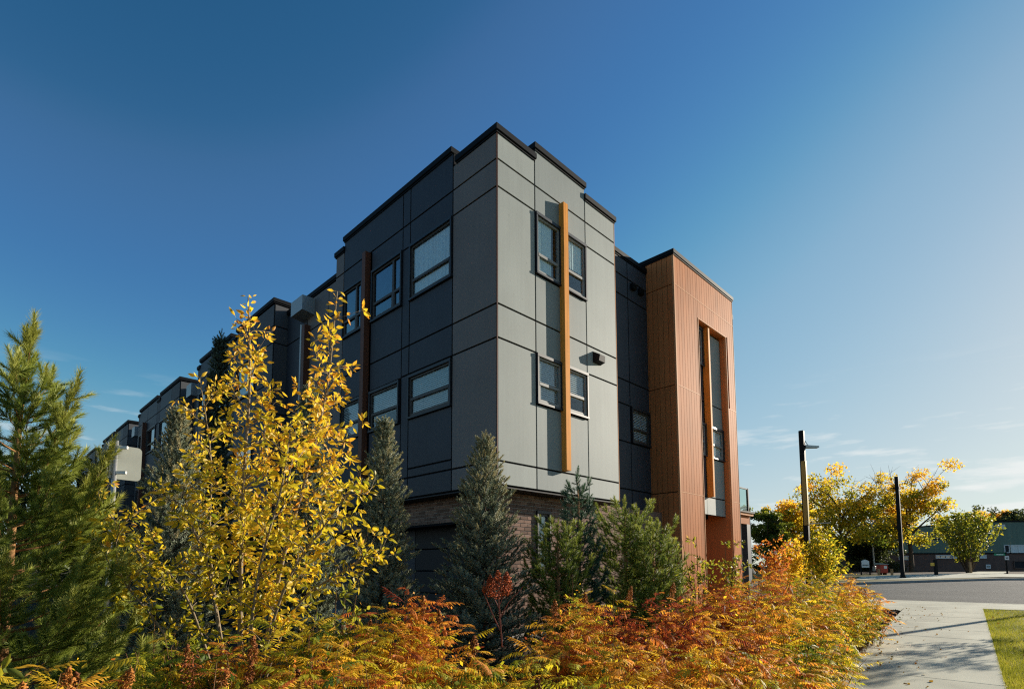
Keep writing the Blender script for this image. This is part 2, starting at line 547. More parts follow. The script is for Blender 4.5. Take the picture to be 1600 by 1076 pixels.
# road, and the far side of it
A = gpix(1340, 912.6); B = gpix(1450, 909.0); D_ = gpix(1566, 906.0)
far = [(A[0] - (B[0] - A[0]) * 4, A[1] - (B[1] - A[1]) * 4), (A[0], A[1]), (B[0], B[1]), (D_[0], D_[1]), (D_[0] + 6, D_[1] - 12), (D_[0] + 12, D_[1] - 40)]
road = [(XN + .004, -60), (XN + .004, 60)] + far + [(70, -60)]
tag(sheet('road', MT['asphalt'], road[::-1], .0), kind='structure')
n_far = len(far)
fk = tag(empty('far_kerb'), kind='structure')
for i in range(n_far - 1):
    p, q = np.array(far[i]), np.array(far[i + 1])
    d = (q - p) / np.linalg.norm(q - p); nn = np.array([-d[1], d[0]])
    if nn[0] < 0: nn = -nn
    pts = [p, q, q + nn * .18, p + nn * .18]
    V = [(v[0], v[1], gz(v[0]) + .13) for v in pts] + [(v[0], v[1], gz(v[0]) - .05) for v in pts]
    mesh_obj('kerbstone', V, [(0, 1, 2, 3), (0, 4, 5, 1), (1, 5, 6, 2), (2, 6, 7, 3), (3, 7, 4, 0)], MT['concold'], fk)
# verge and pavements beyond the road
off = [(x + .3, y + .05) for x, y in far]
vz = off[:-1] + [(190, -60), (190, 90), (60, 90)]
tag(sheet('far_verge', MT['lawnfar'], vz, .10), kind='structure')


def lay(name, mat, pix, z):
    pts = [gpix(*p) for p in pix]
    return tag(sheet(name, mat, [(p[0], p[1]) for p in pts], z), kind='structure')


lay('far_pavement', MT['concrete'], [(1335, 907.5), (1345, 902.5), (1420, 899.0), (1500, 897.2), (1640, 899.0), (1640, 904.0), (1560, 903.2), (1440, 906.3)], .104)
lay('far_path', MT['concrete'], [(1528, 894.2), (1578, 894.2), (1566, 898.5), (1500, 898.5)], .108)

# bark chips and fallen leaves
quad = (np.array([[-.5, 0, 0], [.5, 0, 0], [.4, 0, 1], [-.35, .05, 1.0]]), np.array([[0, 1, 2], [0, 2, 3]]))
fol = Foliage()
n = 5200
xx = RNG.uniform(-1.5, 12.8, n); yy = np.array([YL(a) for a in xx]) + np.abs(RNG.normal(0, .7, n)) * .9 + .01
P = np.stack([xx, yy, KS * xx + RNG.uniform(.005, .035, n)], 1)
Dv = RNG.normal(0, 1, (n, 3)); Dv[:, 2] *= .25
fol.add(quad, P, Dv, RNG.uniform(.02, .06, n), RNG.uniform(0, 1, n))
tag(fol.build('bark_mulch', LM['chip']), kind='stuff')
fol = Foliage()
n = 190
xx = RNG.uniform(-1, 14.4, n); tt = RNG.beta(3.2, 1.1, n)
yy = np.array([YR(a) + (YL(a) - YR(a)) * t for a, t in zip(xx, tt)])
xx = np.concatenate([xx, RNG.uniform(1, 14, 60)]); yy = np.concatenate([yy, np.array([YR(a) for a in xx[-60:]]) - RNG.uniform(0, 1.5, 60)])
P = np.stack([xx, yy, KS * xx + .042], 1)
n = len(xx)
Dv = RNG.normal(0, 1, (n, 3)); Dv[:, 2] = RNG.uniform(-.02, .25, n)
fol.add(quad, P, Dv, RNG.uniform(.015, .04, n), RNG.uniform(0, 1, n))
tag(fol.build('fallen_leaves', LM['litter']), kind='stuff')

# grass blades on the near lawn
blade = (np.array([[-.035, 0, 0], [.035, 0, 0], [.0, .18, 1.0]]), np.array([[0, 1, 2]]))
fol = Foliage()
n = 55000
xx = 1.0 + 13.5 * RNG.uniform(0, 1, n) ** 1.25; yy = np.array([-6.74 - 2.18 * .088]) + .088 * xx - RNG.uniform(-.03, 1, n) ** 1.3 * (.5 + .16 * xx)
P = np.stack([xx, yy, KS * xx + .008], 1)
Dv = np.stack([RNG.normal(0, .45, n), RNG.normal(0, .45, n), np.ones(n)], 1)
patch = .5 + .5 * np.sin(xx * 2.3 + np.sin(yy * 3.1) * 1.3) * np.sin(yy * 4.1 + xx * .7)
fol.add(blade, P, Dv, RNG.uniform(.035, .085, n), np.clip(.15 + .45 * patch + RNG.normal(0, .2, n), 0, 1))
tag(fol.build('grass', LM['grass']), kind='stuff')


# ------------------------------------------------------------------ building parts
BACK = {}


def backing(root, b):
    BACK.setdefault(root.name, (root, MB()))[1].box(*b)


def build_backings():
    for root, mb in BACK.values():
        tag(mb.build('joint_backing', MT['joint'], root), kind='stuff')


def front_panel(root, mat, x0, x1, z0, z1, y=0.0, g=.018, t=.022, name='panel'):
    backing(root, (x0 + .001, x1 - .001, y + t + .0005, y + t + .012, z0 + .001, z1 - .001))
    return MB().tbox(x0 + g, x1 - g, y, y + t, z0 + g, z1 - g, .003).build(name, mat, root)


def side_panel(root, mat, y0, y1, z0, z1, x=0.0, g=.018, t=.022, name='panel'):
    backing(root, (x + t + .0005, x + t + .012, y0 + .001, y1 - .001, z0 + .001, z1 - .001))
    return MB().tbox(x, x + t, y0 + g, y1 - g, z0 + g, z1 - g, .003).build(name, mat, root)


def window(root, face, u0, u1, z0, z1, plane, split=.38, sash='sash', blind=None, vsplit=None, glass='glass', trim=.05, hood=True, bar='h'):
    """window in a wall; face 'f' looks along -Y (u = x), face 's' looks along -X (u = y)"""
    def bx(mb, a0, a1, d0, d1, c0, c1):     # d measured outwards(-)/inwards(+) from the wall plane
        if face == 'f': mb.box(a0, a1, plane + d0, plane + d1, c0, c1)
        else: mb.box(plane + d0, plane + d1, a0, a1, c0, c1)
        return mb
    w = empty('window', parent=root)
    # projecting metal trim round the opening
    mb = MB()
    T = trim
    bx(mb, u0 - .01, u0 + T * .6, -.045, .06, z0, z1); bx(mb, u1 - T * .6, u1 + .01, -.045, .06, z0, z1)
    bx(mb, u0 - .015, u1 + .015, -.05, .06, z1 - T, z1 + .012); bx(mb, u0 - .015, u1 + .015, -.055, .06, z0 - .012, z0 + T * .6)
    mb.build('trim', MT['trim'], w)
    a0, a1, c0, c1 = u0 + T * .6, u1 - T * .6, z0 + T * .6, z1 - T
    s = .045
    mb = MB()
    bx(mb, a0, a0 + s, -.006, .05, c0, c1); bx(mb, a1 - s, a1, -.006, .05, c0, c1)
    bx(mb, a0 + s, a1 - s, -.008, .05, c1 - s, c1); bx(mb, a0 + s, a1 - s, -.012, .05, c0, c0 + s)
    zs = c0 + (c1 - c0) * split
    cells = [(a0 + s, a1 - s)]
    if vsplit:
        av = a0 + (a1 - a0) * vsplit
        bx(mb, av - .035, av + .035, -.01, .05, c0 + s, c1 - s)
        cells = [(a0 + s, av - .035), (av + .035, a1 - s)]
    for q0, q1 in cells:
        bx(mb, q0, q1, -.015, .05, zs - .03, zs + .03)
    # opening sash below the bar
    for q0, q1 in cells:
        bx(mb, q0 + .002, q0 + .03, -.004, .045, c0 + s, zs - .03); bx(mb, q1 - .03, q1 - .002, -.004, .045, c0 + s, zs - .03)
        bx(mb, q0 + .03, q1 - .03, -.004, .045, c0 + s, c0 + s + .03)
    mb.build('sash', MT[sash], w)
    for q0, q1 in cells:
        for r0, r1 in ((c0 + s, zs - .03), (zs + .03, c1 - s)):
            mb = MB(); bx(mb, q0, q1, .022, .028, r0, r1); mb.build('pane', MT[glass], w)
    mb = MB()   # the dim room behind
    bx(mb, a0, a1, .50, .52, c0, c1); bx(mb, a0 - .02, a0, .05, .52, c0, c1); bx(mb, a1, a1 + .02, .05, .52, c0, c1)
    bx(mb, a0, a1, .05, .52, c0 - .02, c0); bx(mb, a0, a1, .05, .52, c1, c1 + .02)
    mb.build('room_shell', MT['room'], w)
    if blind in ('slats', 'slats_up'):
        mb = MB()
        z = c0 + .03 if blind == 'slats' else c0 + (c1 - c0) * .36
        while z < c1 - .02:
            if face == 'f':
                b = len(mb.V); mb.V += [(a0, plane + .034, z), (a1, plane + .034, z), (a1, plane + .052, z + .036), (a0, plane + .052, z + .036)]
            else:
                b = len(mb.V); mb.V += [(plane + .034, a0, z), (plane + .034, a1, z), (plane + .052, a1, z + .036), (plane + .052, a0, z + .036)]
            mb.F.append((b, b + 1, b + 2, b + 3))
            z += .044
        mb.build('blind', MT['blind'], w)
    elif blind in ('shade', 'half', 'side'):
        mb = MB()
        lo = {'shade': c0, 'half': c0 + (c1 - c0) * .45, 'side': c0}[blind]
        n = 26
        w1 = a1 if blind != 'side' else a0 + (a1 - a0) * .7
        for k in range(n + 1):
            u = a0 + (w1 - a0) * k / n
            dd = plane + .05 + (.012 * math.sin(k * 1.9) if blind != 'shade' else 0)
            mb.V += [(u, dd, lo), (u, dd, c1)] if face == 'f' else [(dd, u, lo), (dd, u, c1)]
            if k: mb.F.append((2 * k - 2, 2 * k, 2 * k + 1, 2 * k - 1))
        mb.build('curtain' if blind != 'shade' else 'blind', MT['curtain'], w)
    return w


def coping(root, x0, x1, y0, y1, ztop, h=.14, o=.045):
    mb = MB().tbox(x0 - o, x1 + o, y0 - o, y1 + o, ztop - h, ztop, .012)
    mb.box(x0 - .02, x1 + .02, y0 - .02, y1 + .02, ztop - h - .035, ztop - h + .002)
    return mb.build('coping', MT['coping'], root)


ROWS = [(3.08, 3.53), (3.53, 5.90), (5.90, 6.57), (6.57, 8.94), (8.94, 9.51), (9.51, 10.06)]
DEEP = 6.42

block = empty('corner_apartment_block', (0, 0, 0), 'three storey grey panelled corner block with coppery timber tower and orange fin', 'building')
# structural core seen only as the dark joints between panels
core = MB()
core.box(.56, 4.0, .56, DEEP, 3.06, 10.03)
core.box(4.0, 6.72, 1.28, DEEP, 3.06, 10.02)
core.box(3.98, 4.0, .036, .8, 3.06, 10.04)
core.box(.036, .56, DEEP - .02, DEEP, 3.06, 10.04)
core.box(.04, 10.5, 1.4, DEEP, 10.0, 10.03)
core.build('core_wall', MT['joint'], block)
box('soffit', MT['bottomdark'], block, .005, 4.02, .005, DEEP, 3.035, 3.06)
box('roof', MT['roof'], block, .3, 10.4, .9, DEEP - .2, 10.031, 10.04)

# front wall: three bays
for x0, x1, mt in ((0, 1.10, 'light'), (2.83, 4.03, 'light')):
    for z0, z1 in ROWS:
        front_panel(block, MT[mt], x0 + (.012 if x0 == 0 else 0), x1, z0, z1)
for z0, z1 in ((3.08, 3.53), (3.53, 4.83), (5.90, 6.57), (6.57, 7.58), (8.94, 9.51), (9.51, 10.32)):
    front_panel(block, MT['mid'], 1.10, 2.83, z0, z1)
MB().box(1.12, 2.81, .036, 2.0, 9.55, 10.33).build('parapet', MT['joint'], block)
window(block, 'f', 1.12, 1.90, 7.60, 8.92, 0.0, .33, blind='side')
window(block, 'f', 2.02, 2.81, 7.60, 8.92, 0.0, .36, blind='half')
window(block, 'f', 1.12, 1.90, 4.85, 5.88, 0.0, .42, blind='slats')
window(block, 'f', 2.02, 2.81, 4.85, 5.88, 0.0, .42, blind='slats_up')
MB().tbox(1.885, 2.035, -.135, .02, 3.56, 9.48, .004).build('fin', MT['fin'], block)
coping(block, 0, 1.08, 0, 1.2, 10.22)
coping(block, 1.12, 2.81, 0, 1.9, 10.47)
coping(block, 2.86, 4.03, 0, 1.9, 10.20)
box('corner_trim', MT['finred'], block, -.004, .010, -.004, .010, 3.09, 10.06)
box('edge_trim', MT['woodtrim'], block, 4.016, 4.034, -.003, .012, 3.09, 10.03)

# left wall
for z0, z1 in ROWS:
    side_panel(block, MT['shadegrey'], .012, 1.34, z0, z1)
for z0, z1 in ((3.08, 3.53), (3.53, 3.73), (3.73, 4.85), (5.90, 6.57), (6.57, 7.60), (8.94, 9.51), (9.51, 10.37)):
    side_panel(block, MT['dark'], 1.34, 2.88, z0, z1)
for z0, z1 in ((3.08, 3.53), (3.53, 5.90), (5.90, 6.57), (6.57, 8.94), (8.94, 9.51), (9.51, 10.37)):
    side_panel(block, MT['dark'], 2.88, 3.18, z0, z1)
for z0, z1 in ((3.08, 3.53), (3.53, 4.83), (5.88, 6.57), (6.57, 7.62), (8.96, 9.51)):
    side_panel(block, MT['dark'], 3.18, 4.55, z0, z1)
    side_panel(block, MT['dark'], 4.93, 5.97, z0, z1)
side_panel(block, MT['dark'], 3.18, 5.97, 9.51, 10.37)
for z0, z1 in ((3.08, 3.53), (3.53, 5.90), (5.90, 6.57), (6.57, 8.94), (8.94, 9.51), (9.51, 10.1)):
    side_panel(block, MT['shadegrey'], 5.97, 6.42, z0, z1)
window(block, 's', 1.36, 2.86, 7.61, 8.93, 0.0, .33, 'sashdk', 'shade')
window(block, 's', 1.36, 2.86, 4.86, 5.84, 0.0, .44, 'sashdk', 'slats', glass='glass')
window(block, 's', 3.20, 4.50, 7.63, 8.95, 0.0, .33, 'sashdk', None, vsplit=.27, glass='glasssky')
window(block, 's', 3.24, 4.50, 4.84, 5.84, 0.0, .42, 'sashdk', 'slats_up')
window(block, 's', 4.96, 5.95, 7.63, 8.95, 0.0, .33, 'sashdk', None, vsplit=.3, glass='glasssky')
window(block, 's', 4.96, 5.95, 4.84, 5.84, 0.0, .42, 'sashdk', 'slats')
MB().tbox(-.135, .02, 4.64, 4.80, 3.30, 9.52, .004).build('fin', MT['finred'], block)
MB().box(.036, 1.2, 1.36, 5.95, 9.55, 10.38).build('parapet', MT['joint'], block)
coping(block, 0, 1.2, 1.40, 5.95, 10.52)
coping(block, 0, 1.2, 5.99, 6.42, 10.25)
# dark recess between the corner and the timber tower
YD = .71
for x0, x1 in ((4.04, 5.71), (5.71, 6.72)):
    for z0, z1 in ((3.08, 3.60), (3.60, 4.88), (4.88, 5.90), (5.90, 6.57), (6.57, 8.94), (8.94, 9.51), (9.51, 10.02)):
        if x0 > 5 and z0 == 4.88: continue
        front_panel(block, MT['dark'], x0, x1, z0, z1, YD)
window(block, 'f', 5.76, 6.68, 4.90, 5.88, YD, .42, 'sashdk', 'slats')
coping(block, 4.06, 6.70, YD, YD + 1, 10.19)
for vx in (5.95, 6.34):
    mb = MB().tbox(vx - .10, vx + .10, YD - .09, YD + .0, 9.26, 9.44, .02)
    for k in range(3): mb.box(vx - .08, vx + .08, YD - .11, YD - .085, 9.28 + .05 * k, 9.30 + .05 * k)
    mb.build('vent_hood', MT['black'], block)
# wedge shaped wall lamp
lampx, lz = 3.20, 6.36
mb = MB()
mb.V += [(lampx - .15, 0, lz + .12), (lampx + .15, 0, lz + .12), (lampx + .15, 0, lz - .14), (lampx - .15, 0, lz - .14),
         (lampx - .10, -.17, lz + .02), (lampx + .10, -.17, lz + .02), (lampx + .12, -.15, lz - .12), (lampx - .12, -.15, lz - .12)]
mb.F += [(0, 4, 5, 1), (1, 5, 6, 2), (2, 6, 7, 3), (3, 7, 4, 0), (4, 7, 6, 5), (0, 1, 2, 3)]
mb.build('wall_lamp', MT['black'], block)

# ---- timber clad tower
XT, XR, YT = 6.70, 10.65, -.17
OX0, OX1, OZ = 8.12, 10.03, 8.87
core = MB()
core.box(XT + .02, OX0 - .02, YT + .024, 3.0, -.3, 10.30)
core.box(OX1 + .02, XR - .02, YT + .024, 3.0, -.3, 10.30)
core.box(OX0 - .02, OX1 + .02, YT + .024, 3.0, OZ + .02, 10.30)
core.build('tower_core', MT['woodgap'], block)
ZJ = [(-.1, 3.56), (3.585, 6.53), (6.55, 9.42), (9.44, 10.29)]
pw = .158
k = 0
for z0, z1 in ZJ:
    x = XT + .05
    while x < XR - .03:
        x1 = min(x + pw, XR - .02)
        if x < OX0 - .02 and x1 > OX0: x1 = OX0 - .005
        if x < OX1 - .01 and x1 > OX1 and z0 > OZ - 3 and z1 <= OZ + 2: pass
        zz0 = z0
        inside = x1 > OX0 and x < OX1
        if inside:
            if z1 <= OZ:
                x = max(x1, OX1 + .005) if x1 > OX1 - .05 else x1
                continue
            zz0 = max(z0, OZ + .03)
        if x1 - x > .03:
            MB().tbox(x + .006, x1 - .006, YT, YT + .025, zz0, z1, .004).build('plank', MT['wood'], block)
        x = x1
    y = YT + .05
    while y < YD - .01:
        y1 = min(y + pw, YD)
        MB().tbox(XT, XT + .025, y + .006, y1 - .006, z0, z1, .004).build('plank', MT['wood'], block)
        y = y1
# corner and opening trims
box('corner_trim', MT['woodtrim'], block, XT - .006, XT + .05, YT - .006, YT + .05, -.1, 10.29)
for zz in (3.56, 6.53, 9.42):
    box('joint_trim', MT['woodtrim'], block, XT + .05, OX0 - .025 if zz < OZ else XR - .02, YT - .004, YT + .022, zz, zz + .024)
    if zz < OZ: box('joint_trim', MT['woodtrim'], block, OX1 + .025, XR - .02, YT - .004, YT + .022, zz, zz + .024)
box('opening_trim', MT['woodtrim'], block, OX0 - .022, OX0 + .002, YT - .010, YT + .06, -.1, OZ + .026)
box('opening_trim', MT['woodtrim'], block, OX1 - .002, OX1 + .022, YT - .010, YT + .06, -.1, OZ + .026)
box('opening_trim', MT['woodtrim'], block, OX0 + .002, OX1 - .002, YT - .010, YT + .06, OZ, OZ + .026)
box('edge_trim', MT['coping'], block, XR - .018, XR + .004, YT - .006, YT + .05, -.1, 10.29)
# linings of the opening
box('reveal', MT['wood'], block, OX1 - .001, OX1 + .019, YT + .061, 2.4, -.1, OZ)
box('reveal', MT['wood'], block, OX0 - .019, OX0 + .001, YT + .061, 2.4, -.1, OZ)
box('reveal', MT['wood'], block, OX0 + .002, OX1 - .002, YT + .061, .4, OZ - .0, OZ + .018)
coping(block, XT, XR, YT, 3.0, 10.44, .13, .04)
# bay inside the opening
YB = .03
MB().box(OX0 + .01, OX1 - .01, YB + .58, .9, 3.05, OZ - .01).build('bay_core', MT['joint'], block)
for z0, z1 in ((3.08, 3.62), (3.62, 4.83), (5.85, 6.53), (6.53, 7.62)):
    front_panel(block, MT['dark'] if z0 > 3.5 else MT['light'], OX0 + .02, 8.74, z0, z1, YB)
for z0, z1 in ((3.08, 3.62), (3.62, 4.83), (5.85, 6.53), (6.53, 8.80)):
    front_panel(block, MT['light'], 8.94 if z0 > 3.5 else 8.72, OX1 - .02, z0, z1, YB)
window(block, 'f', OX0 + .03, 8.76, 4.85, 5.83, YB, .45, glass='glasssky')
window(block, 'f', OX0 + .03, 8.76, 7.63, 8.80, YB, .5, glass='glasssky')
window(block, 'f', 8.96, OX1 - .03, 4.85, 5.83, YB, .45, blind='shade')
MB().tbox(8.83, 8.92, YT + .03, YB + .03, 3.62, OZ - .012, .004).build('fin', MT['fin'], block)
MB().tbox(XR + .004, XR + .13, YT + .03, YT + .12, 9.70, 9.90, .02).build('tower_lamp', MT['black'], block)

# ---- brick ground floor
FB = .40
brick_me = {}


def brick_mesh(w, d, h):
    key = (round(w, 4), d, h)
    if key not in brick_me:
        mb = MB().tbox(0, w, 0, d, 0, h, .004)
        me = bpy.data.meshes.new('brick'); me.from_pydata(mb.V, [], mb.F); me.update(); me.materials.append(MT['brick'])
        brick_me[key] = me
    return brick_me[key]


fm = MB()
fm.box(FB + .012, 1.52, FB + .012, FB + .2, -.3, 3.034); fm.box(1.93, 8.1, FB + .012, FB + .2, -.3, 3.034)
fm.box(1.52, 1.93, FB + .012, FB + .2, -.3, 1.45); fm.box(1.52, 1.93, FB + .012, FB + .2, 2.72, 3.034)
fw = fm.build('front_brick_wall', MT['mortar'], block)
MB().box(1.0, 8.05, 1.0, 6.3, -.3, 3.03).build('inner_core', MT['joint'], block)
lw = box('left_brick_wall', MT['mortar'], block, FB + .012, FB + .2, FB + .2, 10.4, 2.511, 3.034)
box('left_brick_pier', MT['mortar'], block, FB + .012, FB + .2, FB + .2, 1.15, -.3, 2.511)
BP, CH, BH, BL = .215, .0752, .0632, .203
wx0, wx1, wz0, wz1 = 1.52, 1.93, 1.45, 2.72
rest = MB()
nind = 0
for r in range(41):
    z = -.04 + r * CH
    if z + BH > 3.033: break
    x = FB + (0 if r % 2 == 0 else -BP / 2)
    while x < 8.0:
        a0, a1 = max(x, FB), x + BL
        dj = RNG.uniform(-.002, .002)
        if z + BH > wz0 and z < wz1 and a1 > wx0 and a0 < wx1:
            if a0 < wx0 - .04: a1 = wx0 - .008
            elif a1 > wx1 + .04: a0 = wx1 + .008
            else:
                x += BP; continue
        if .35 < a0 < 2.75 and z > 1.15 and nind < 300:
            o = bpy.data.objects.new('brick', brick_mesh(a1 - a0, .02, BH))
            o.location = (a0, FB + dj, z)
            link(o, fw); nind += 1
        elif z > .2:
            rest.box(a0, a1, FB + dj, FB + .02 + dj, z, z + BH)
        x += BP
o = rest.build('brickwork', MT['brick'], fw); o['kind'] = 'stuff'
rest = MB()
for r in range(41):
    z = -.04 + r * CH
    if z + BH > 3.033: break
    y = FB + .11 + (0 if r % 2 == 0 else -BP / 2)
    while y < 10.2:
        if z > 2.50 or y + BL < 1.15:
            dj = RNG.uniform(-.002, .002)
            rest.box(FB + dj, FB + .02 + dj, max(y, FB + .025), y + BL, z, z + BH)
        y += BP
o = rest.build('brickwork', MT['brick'], lw); o['kind'] = 'stuff'
window(block, 'f', wx0, wx1, wz0, wz1, FB, .4, 'sashdk', 'shade')
# overhead door and dark infill under the left overhang
gd = empty('garage_door', parent=block)
for k in range(5):
    MB().tbox(.86, .90, 1.2, 3.75, -.05 + k * .51, .44 + k * .51, .01).build('door_panel', MT['garage'], gd)
box('lintel', MT['joint'], gd, FB + .004, .95, 1.15, 10.4, 2.46, 2.510)
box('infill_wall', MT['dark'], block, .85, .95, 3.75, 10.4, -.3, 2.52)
# concrete landing along the left wall
st = empty('concrete_landing', (0, 0, 0), 'low grey concrete landing at the foot of shaded wall behind yellow tree', 'landing')
MB().tbox(-1.0, .35, 3.4, 6.6, -.3, .45, .02).build('platform', MT['concold'], st)
MB().tbox(-1.35, -1.005, 3.6, 6.4, -.3, .22, .02).build('step', MT['concold'], st)

# recessed link wall with scupper box, downspout and fin
rc = MB().box(.4725, 3.5, DEEP + .002, 10.6, 2.6, 9.99).build('link_core', MT['joint'], block)
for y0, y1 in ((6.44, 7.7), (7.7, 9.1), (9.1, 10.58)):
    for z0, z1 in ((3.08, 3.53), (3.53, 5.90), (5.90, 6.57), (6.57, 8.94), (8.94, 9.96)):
        side_panel(block, MT['shadegrey'] if y0 < 9 else MT['dark'], y0, y1, z0, z1, .45)
coping(block, .45, 1.4, 6.50, 10.56, 10.15)
sb = MB()
sb.V += [(.45, 8.62, 9.36), (.05, 8.62, 9.42), (.05, 9.42, 9.42), (.45, 9.42, 9.36), (.45, 8.62, 9.88), (.05, 8.62, 9.88), (.05, 9.42, 9.88), (.45, 9.42, 9.88)]
sb.F += [(0, 1, 5, 4), (1, 2, 6, 5), (2, 3, 7, 6), (4, 5, 6, 7), (0, 3, 2, 1)]
sb.build('scupper_box', MT['scupper'], block)
MB().tube([(.34, 9.25, 9.2), (.34, 9.25, 3.2), (.34, 9.25, 1.0)], .05, 8).build('downspout', MT['metal'], block)
MB().tbox(.26, .46, 8.88, 9.05, 3.3, 9.1, .004).build('fin', MT['finred'], block)


# ---- the row continuing along the lane
def row_unit(y0, label, full=True):
    r = empty('row_apartment_block', (0, y0, 0), label, 'building', 'grey panelled blocks in the row along the lane')
    c = MB()
    c.box(.56, 5.0, 0, 8.0, 2.6, 10.04); c.box(.036, .56, .0, .02, 2.6, 10.2); c.box(.036, .56, 7.98, 8.0, 2.6, 10.04)
    c.box(.036, 1.0, .02, 3.38, 9.6, 10.28); c.box(.036, 1.0, 3.97, 7.68, 9.6, 10.28); c.box(.036, 1.0, 3.38, 3.97, 9.6, 10.05)
    c.box(.62, 5.0, 8.0, 10.66, 2.6, 9.9)
    c.box(.4, 5.0, .2, 10.6, -.3, 2.6)
    c.build('core_wall', MT['joint'], r)
    rows = ((2.62, 3.53), (3.53, 4.84), (4.84, 5.9), (5.9, 6.57), (6.57, 7.6), (7.6, 8.94), (8.94, 9.51))
    for a0, a1, top, win in ((0, 1.34, 10.26, 0), (1.34, 3.38, 10.26, 1), (3.38, 3.95, 10.04, 0), (3.95, 5.9, 10.26, 1), (5.9, 7.7, 10.26, 1), (7.7, 8.0, 10.04, 0)):
        for z0, z1 in rows + ((9.51, top),):
            if win and z0 in (4.84, 7.6): continue
            side_panel(r, MT['dark'] if win else MT['rowgrey'], a0, a1, z0, z1)
        if win:
            for z0, z1 in ((4.84, 5.9), (7.6, 8.94)):
                window(r, 's', a0 + .12, a1 - .12, z0 + .02, z1 - .02, 0.0, .36, 'sashdk', 'slats' if z0 < 6 else None, glass='glasssky')
                side_panel(r, MT['dark'], a0, a0 + .13, z0, z1, .001); side_panel(r, MT['dark'], a1 - .13, a1, z0, z1, .001)
    for z0, z1 in ((2.62, 3.53), (3.53, 5.9), (5.9, 6.57), (6.57, 8.94), (8.94, 9.51), (9.51, 10.26)):
        front_panel(r, MT['rowgrey'], .02, .62, z0, z1, -.024)
    for z0, z1 in ((2.62, 5.9), (5.9, 8.94), (8.94, 9.85)):
        side_panel(r, MT['rowgrey'], 8.02, 9.3, z0, z1, .60); side_panel(r, MT['rowgrey'], 9.3, 10.6, z0, z1, .60)
    for a0, a1, t in ((0, 3.36, 10.47), (3.40, 3.93, 10.22), (3.97, 7.68, 10.47), (7.72, 8.0, 10.22)):
        coping(r, 0, 1.2, a0, a1, t)
    coping(r, .6, 1.6, 8.06, 10.58, 10.05)
    MB().tbox(-.2, .02, 6.0, 6.2, 3.3, 9.4, .004).build('fin', MT['finred'], r)
    MB().tube([(.5, 9.2, 9.6), (.5, 9.2, .5)], .05, 8).build('downspout', MT['metal'], r)
    box('scupper_box', MT['scupper'], r, .0, .6, 8.9, 9.6, 9.2, 9.75)
    return r


row_unit(10.62, 'second block of the grey row, half hidden behind the tall yellow tree')
row_unit(21.30, 'third block of the grey row, rising behind the pale grey spruce')
row_unit(32.00, 'fourth block of the grey row, above the pair of road sign backs')
row_unit(42.70, 'fifth and farthest block of the grey row beside the left pine')

# ---- balcony porch beyond the tower
pr = empty('porch_balcony', (17.2, 2.2, 0), 'timber porch with glass balcony guard just right of the coppery tower', 'porch')
def PB(name, mat, x0, x1, y0, y1, z0, z1):
    o = box(name, MT[mat], pr, x0 - 17.2, x1 - 17.2, y0 - 2.2, y1 - 2.2, z0, z1); return o
PB('deck', 'woodtrim', 12.5, 17.45, 2.0, 5.0, 3.72, 3.86)
PB('fascia', 'wood', 12.5, 17.25, 2.10, 2.2, 3.36, 3.70)
PB('roof_edge', 'coping', 12.5, 17.50, 1.95, 2.05, 3.83, 3.89)
PB('column', 'dark', 16.95, 17.30, 2.1, 2.45, 0, 3.36)
PB('beam', 'dark', 16.95, 17.30, 2.2, 5.0, 3.36, 3.70)
PB('guard_post', 'black', 17.14, 17.22, 2.08, 2.16, 3.86, 4.93)
PB('handrail', 'black', 12.5, 17.22, 2.09, 2.15, 4.87, 4.92)
PB('glass_panel', 'glassclear', 12.5, 17.13, 2.115, 2.125, 3.95, 4.87)
PB('end_wall', 'shadegrey', 11.0, 13.4, 2.2, 6.0, 0, 9.0)
MB().tube([(17.36 - 17.2, 2.15 - 2.2, 3.7), (17.36 - 17.2, 2.15 - 2.2, 1.5), (17.6 - 17.2, 2.1 - 2.2, 1.25)], .045, 8).build('downspout', MT['white'], pr)


# ------------------------------------------------------------------ foliage templates
def leaf_template(w=.32, fold=.10, curl=.12):
    """pointed oval leaf of unit length along +Z, folded at the midrib, with a stalk"""
    V = [(0, 0, 0), (-w * .9, fold, .30), (0, 0, .30), (w * .9, fold, .30), (-w * .75, fold + curl * .3, .62), (0, curl * .3, .62), (w * .75, fold + curl * .3, .62), (0, curl, 1.0), (-.012, 0, -.32), (.012, 0, -.32), (.012, 0, 0), (-.012, 0, 0)]
    V = [(x * .8, y, z) for x, y, z in V]
    F = [(0, 2, 1), (0, 3, 2), (1, 2, 5), (1, 5, 4), (2, 3, 6), (2, 6, 5), (4, 5, 7), (5, 6, 7), (8, 9, 10), (8, 10, 11)]
    return np.array(V), np.array(F)


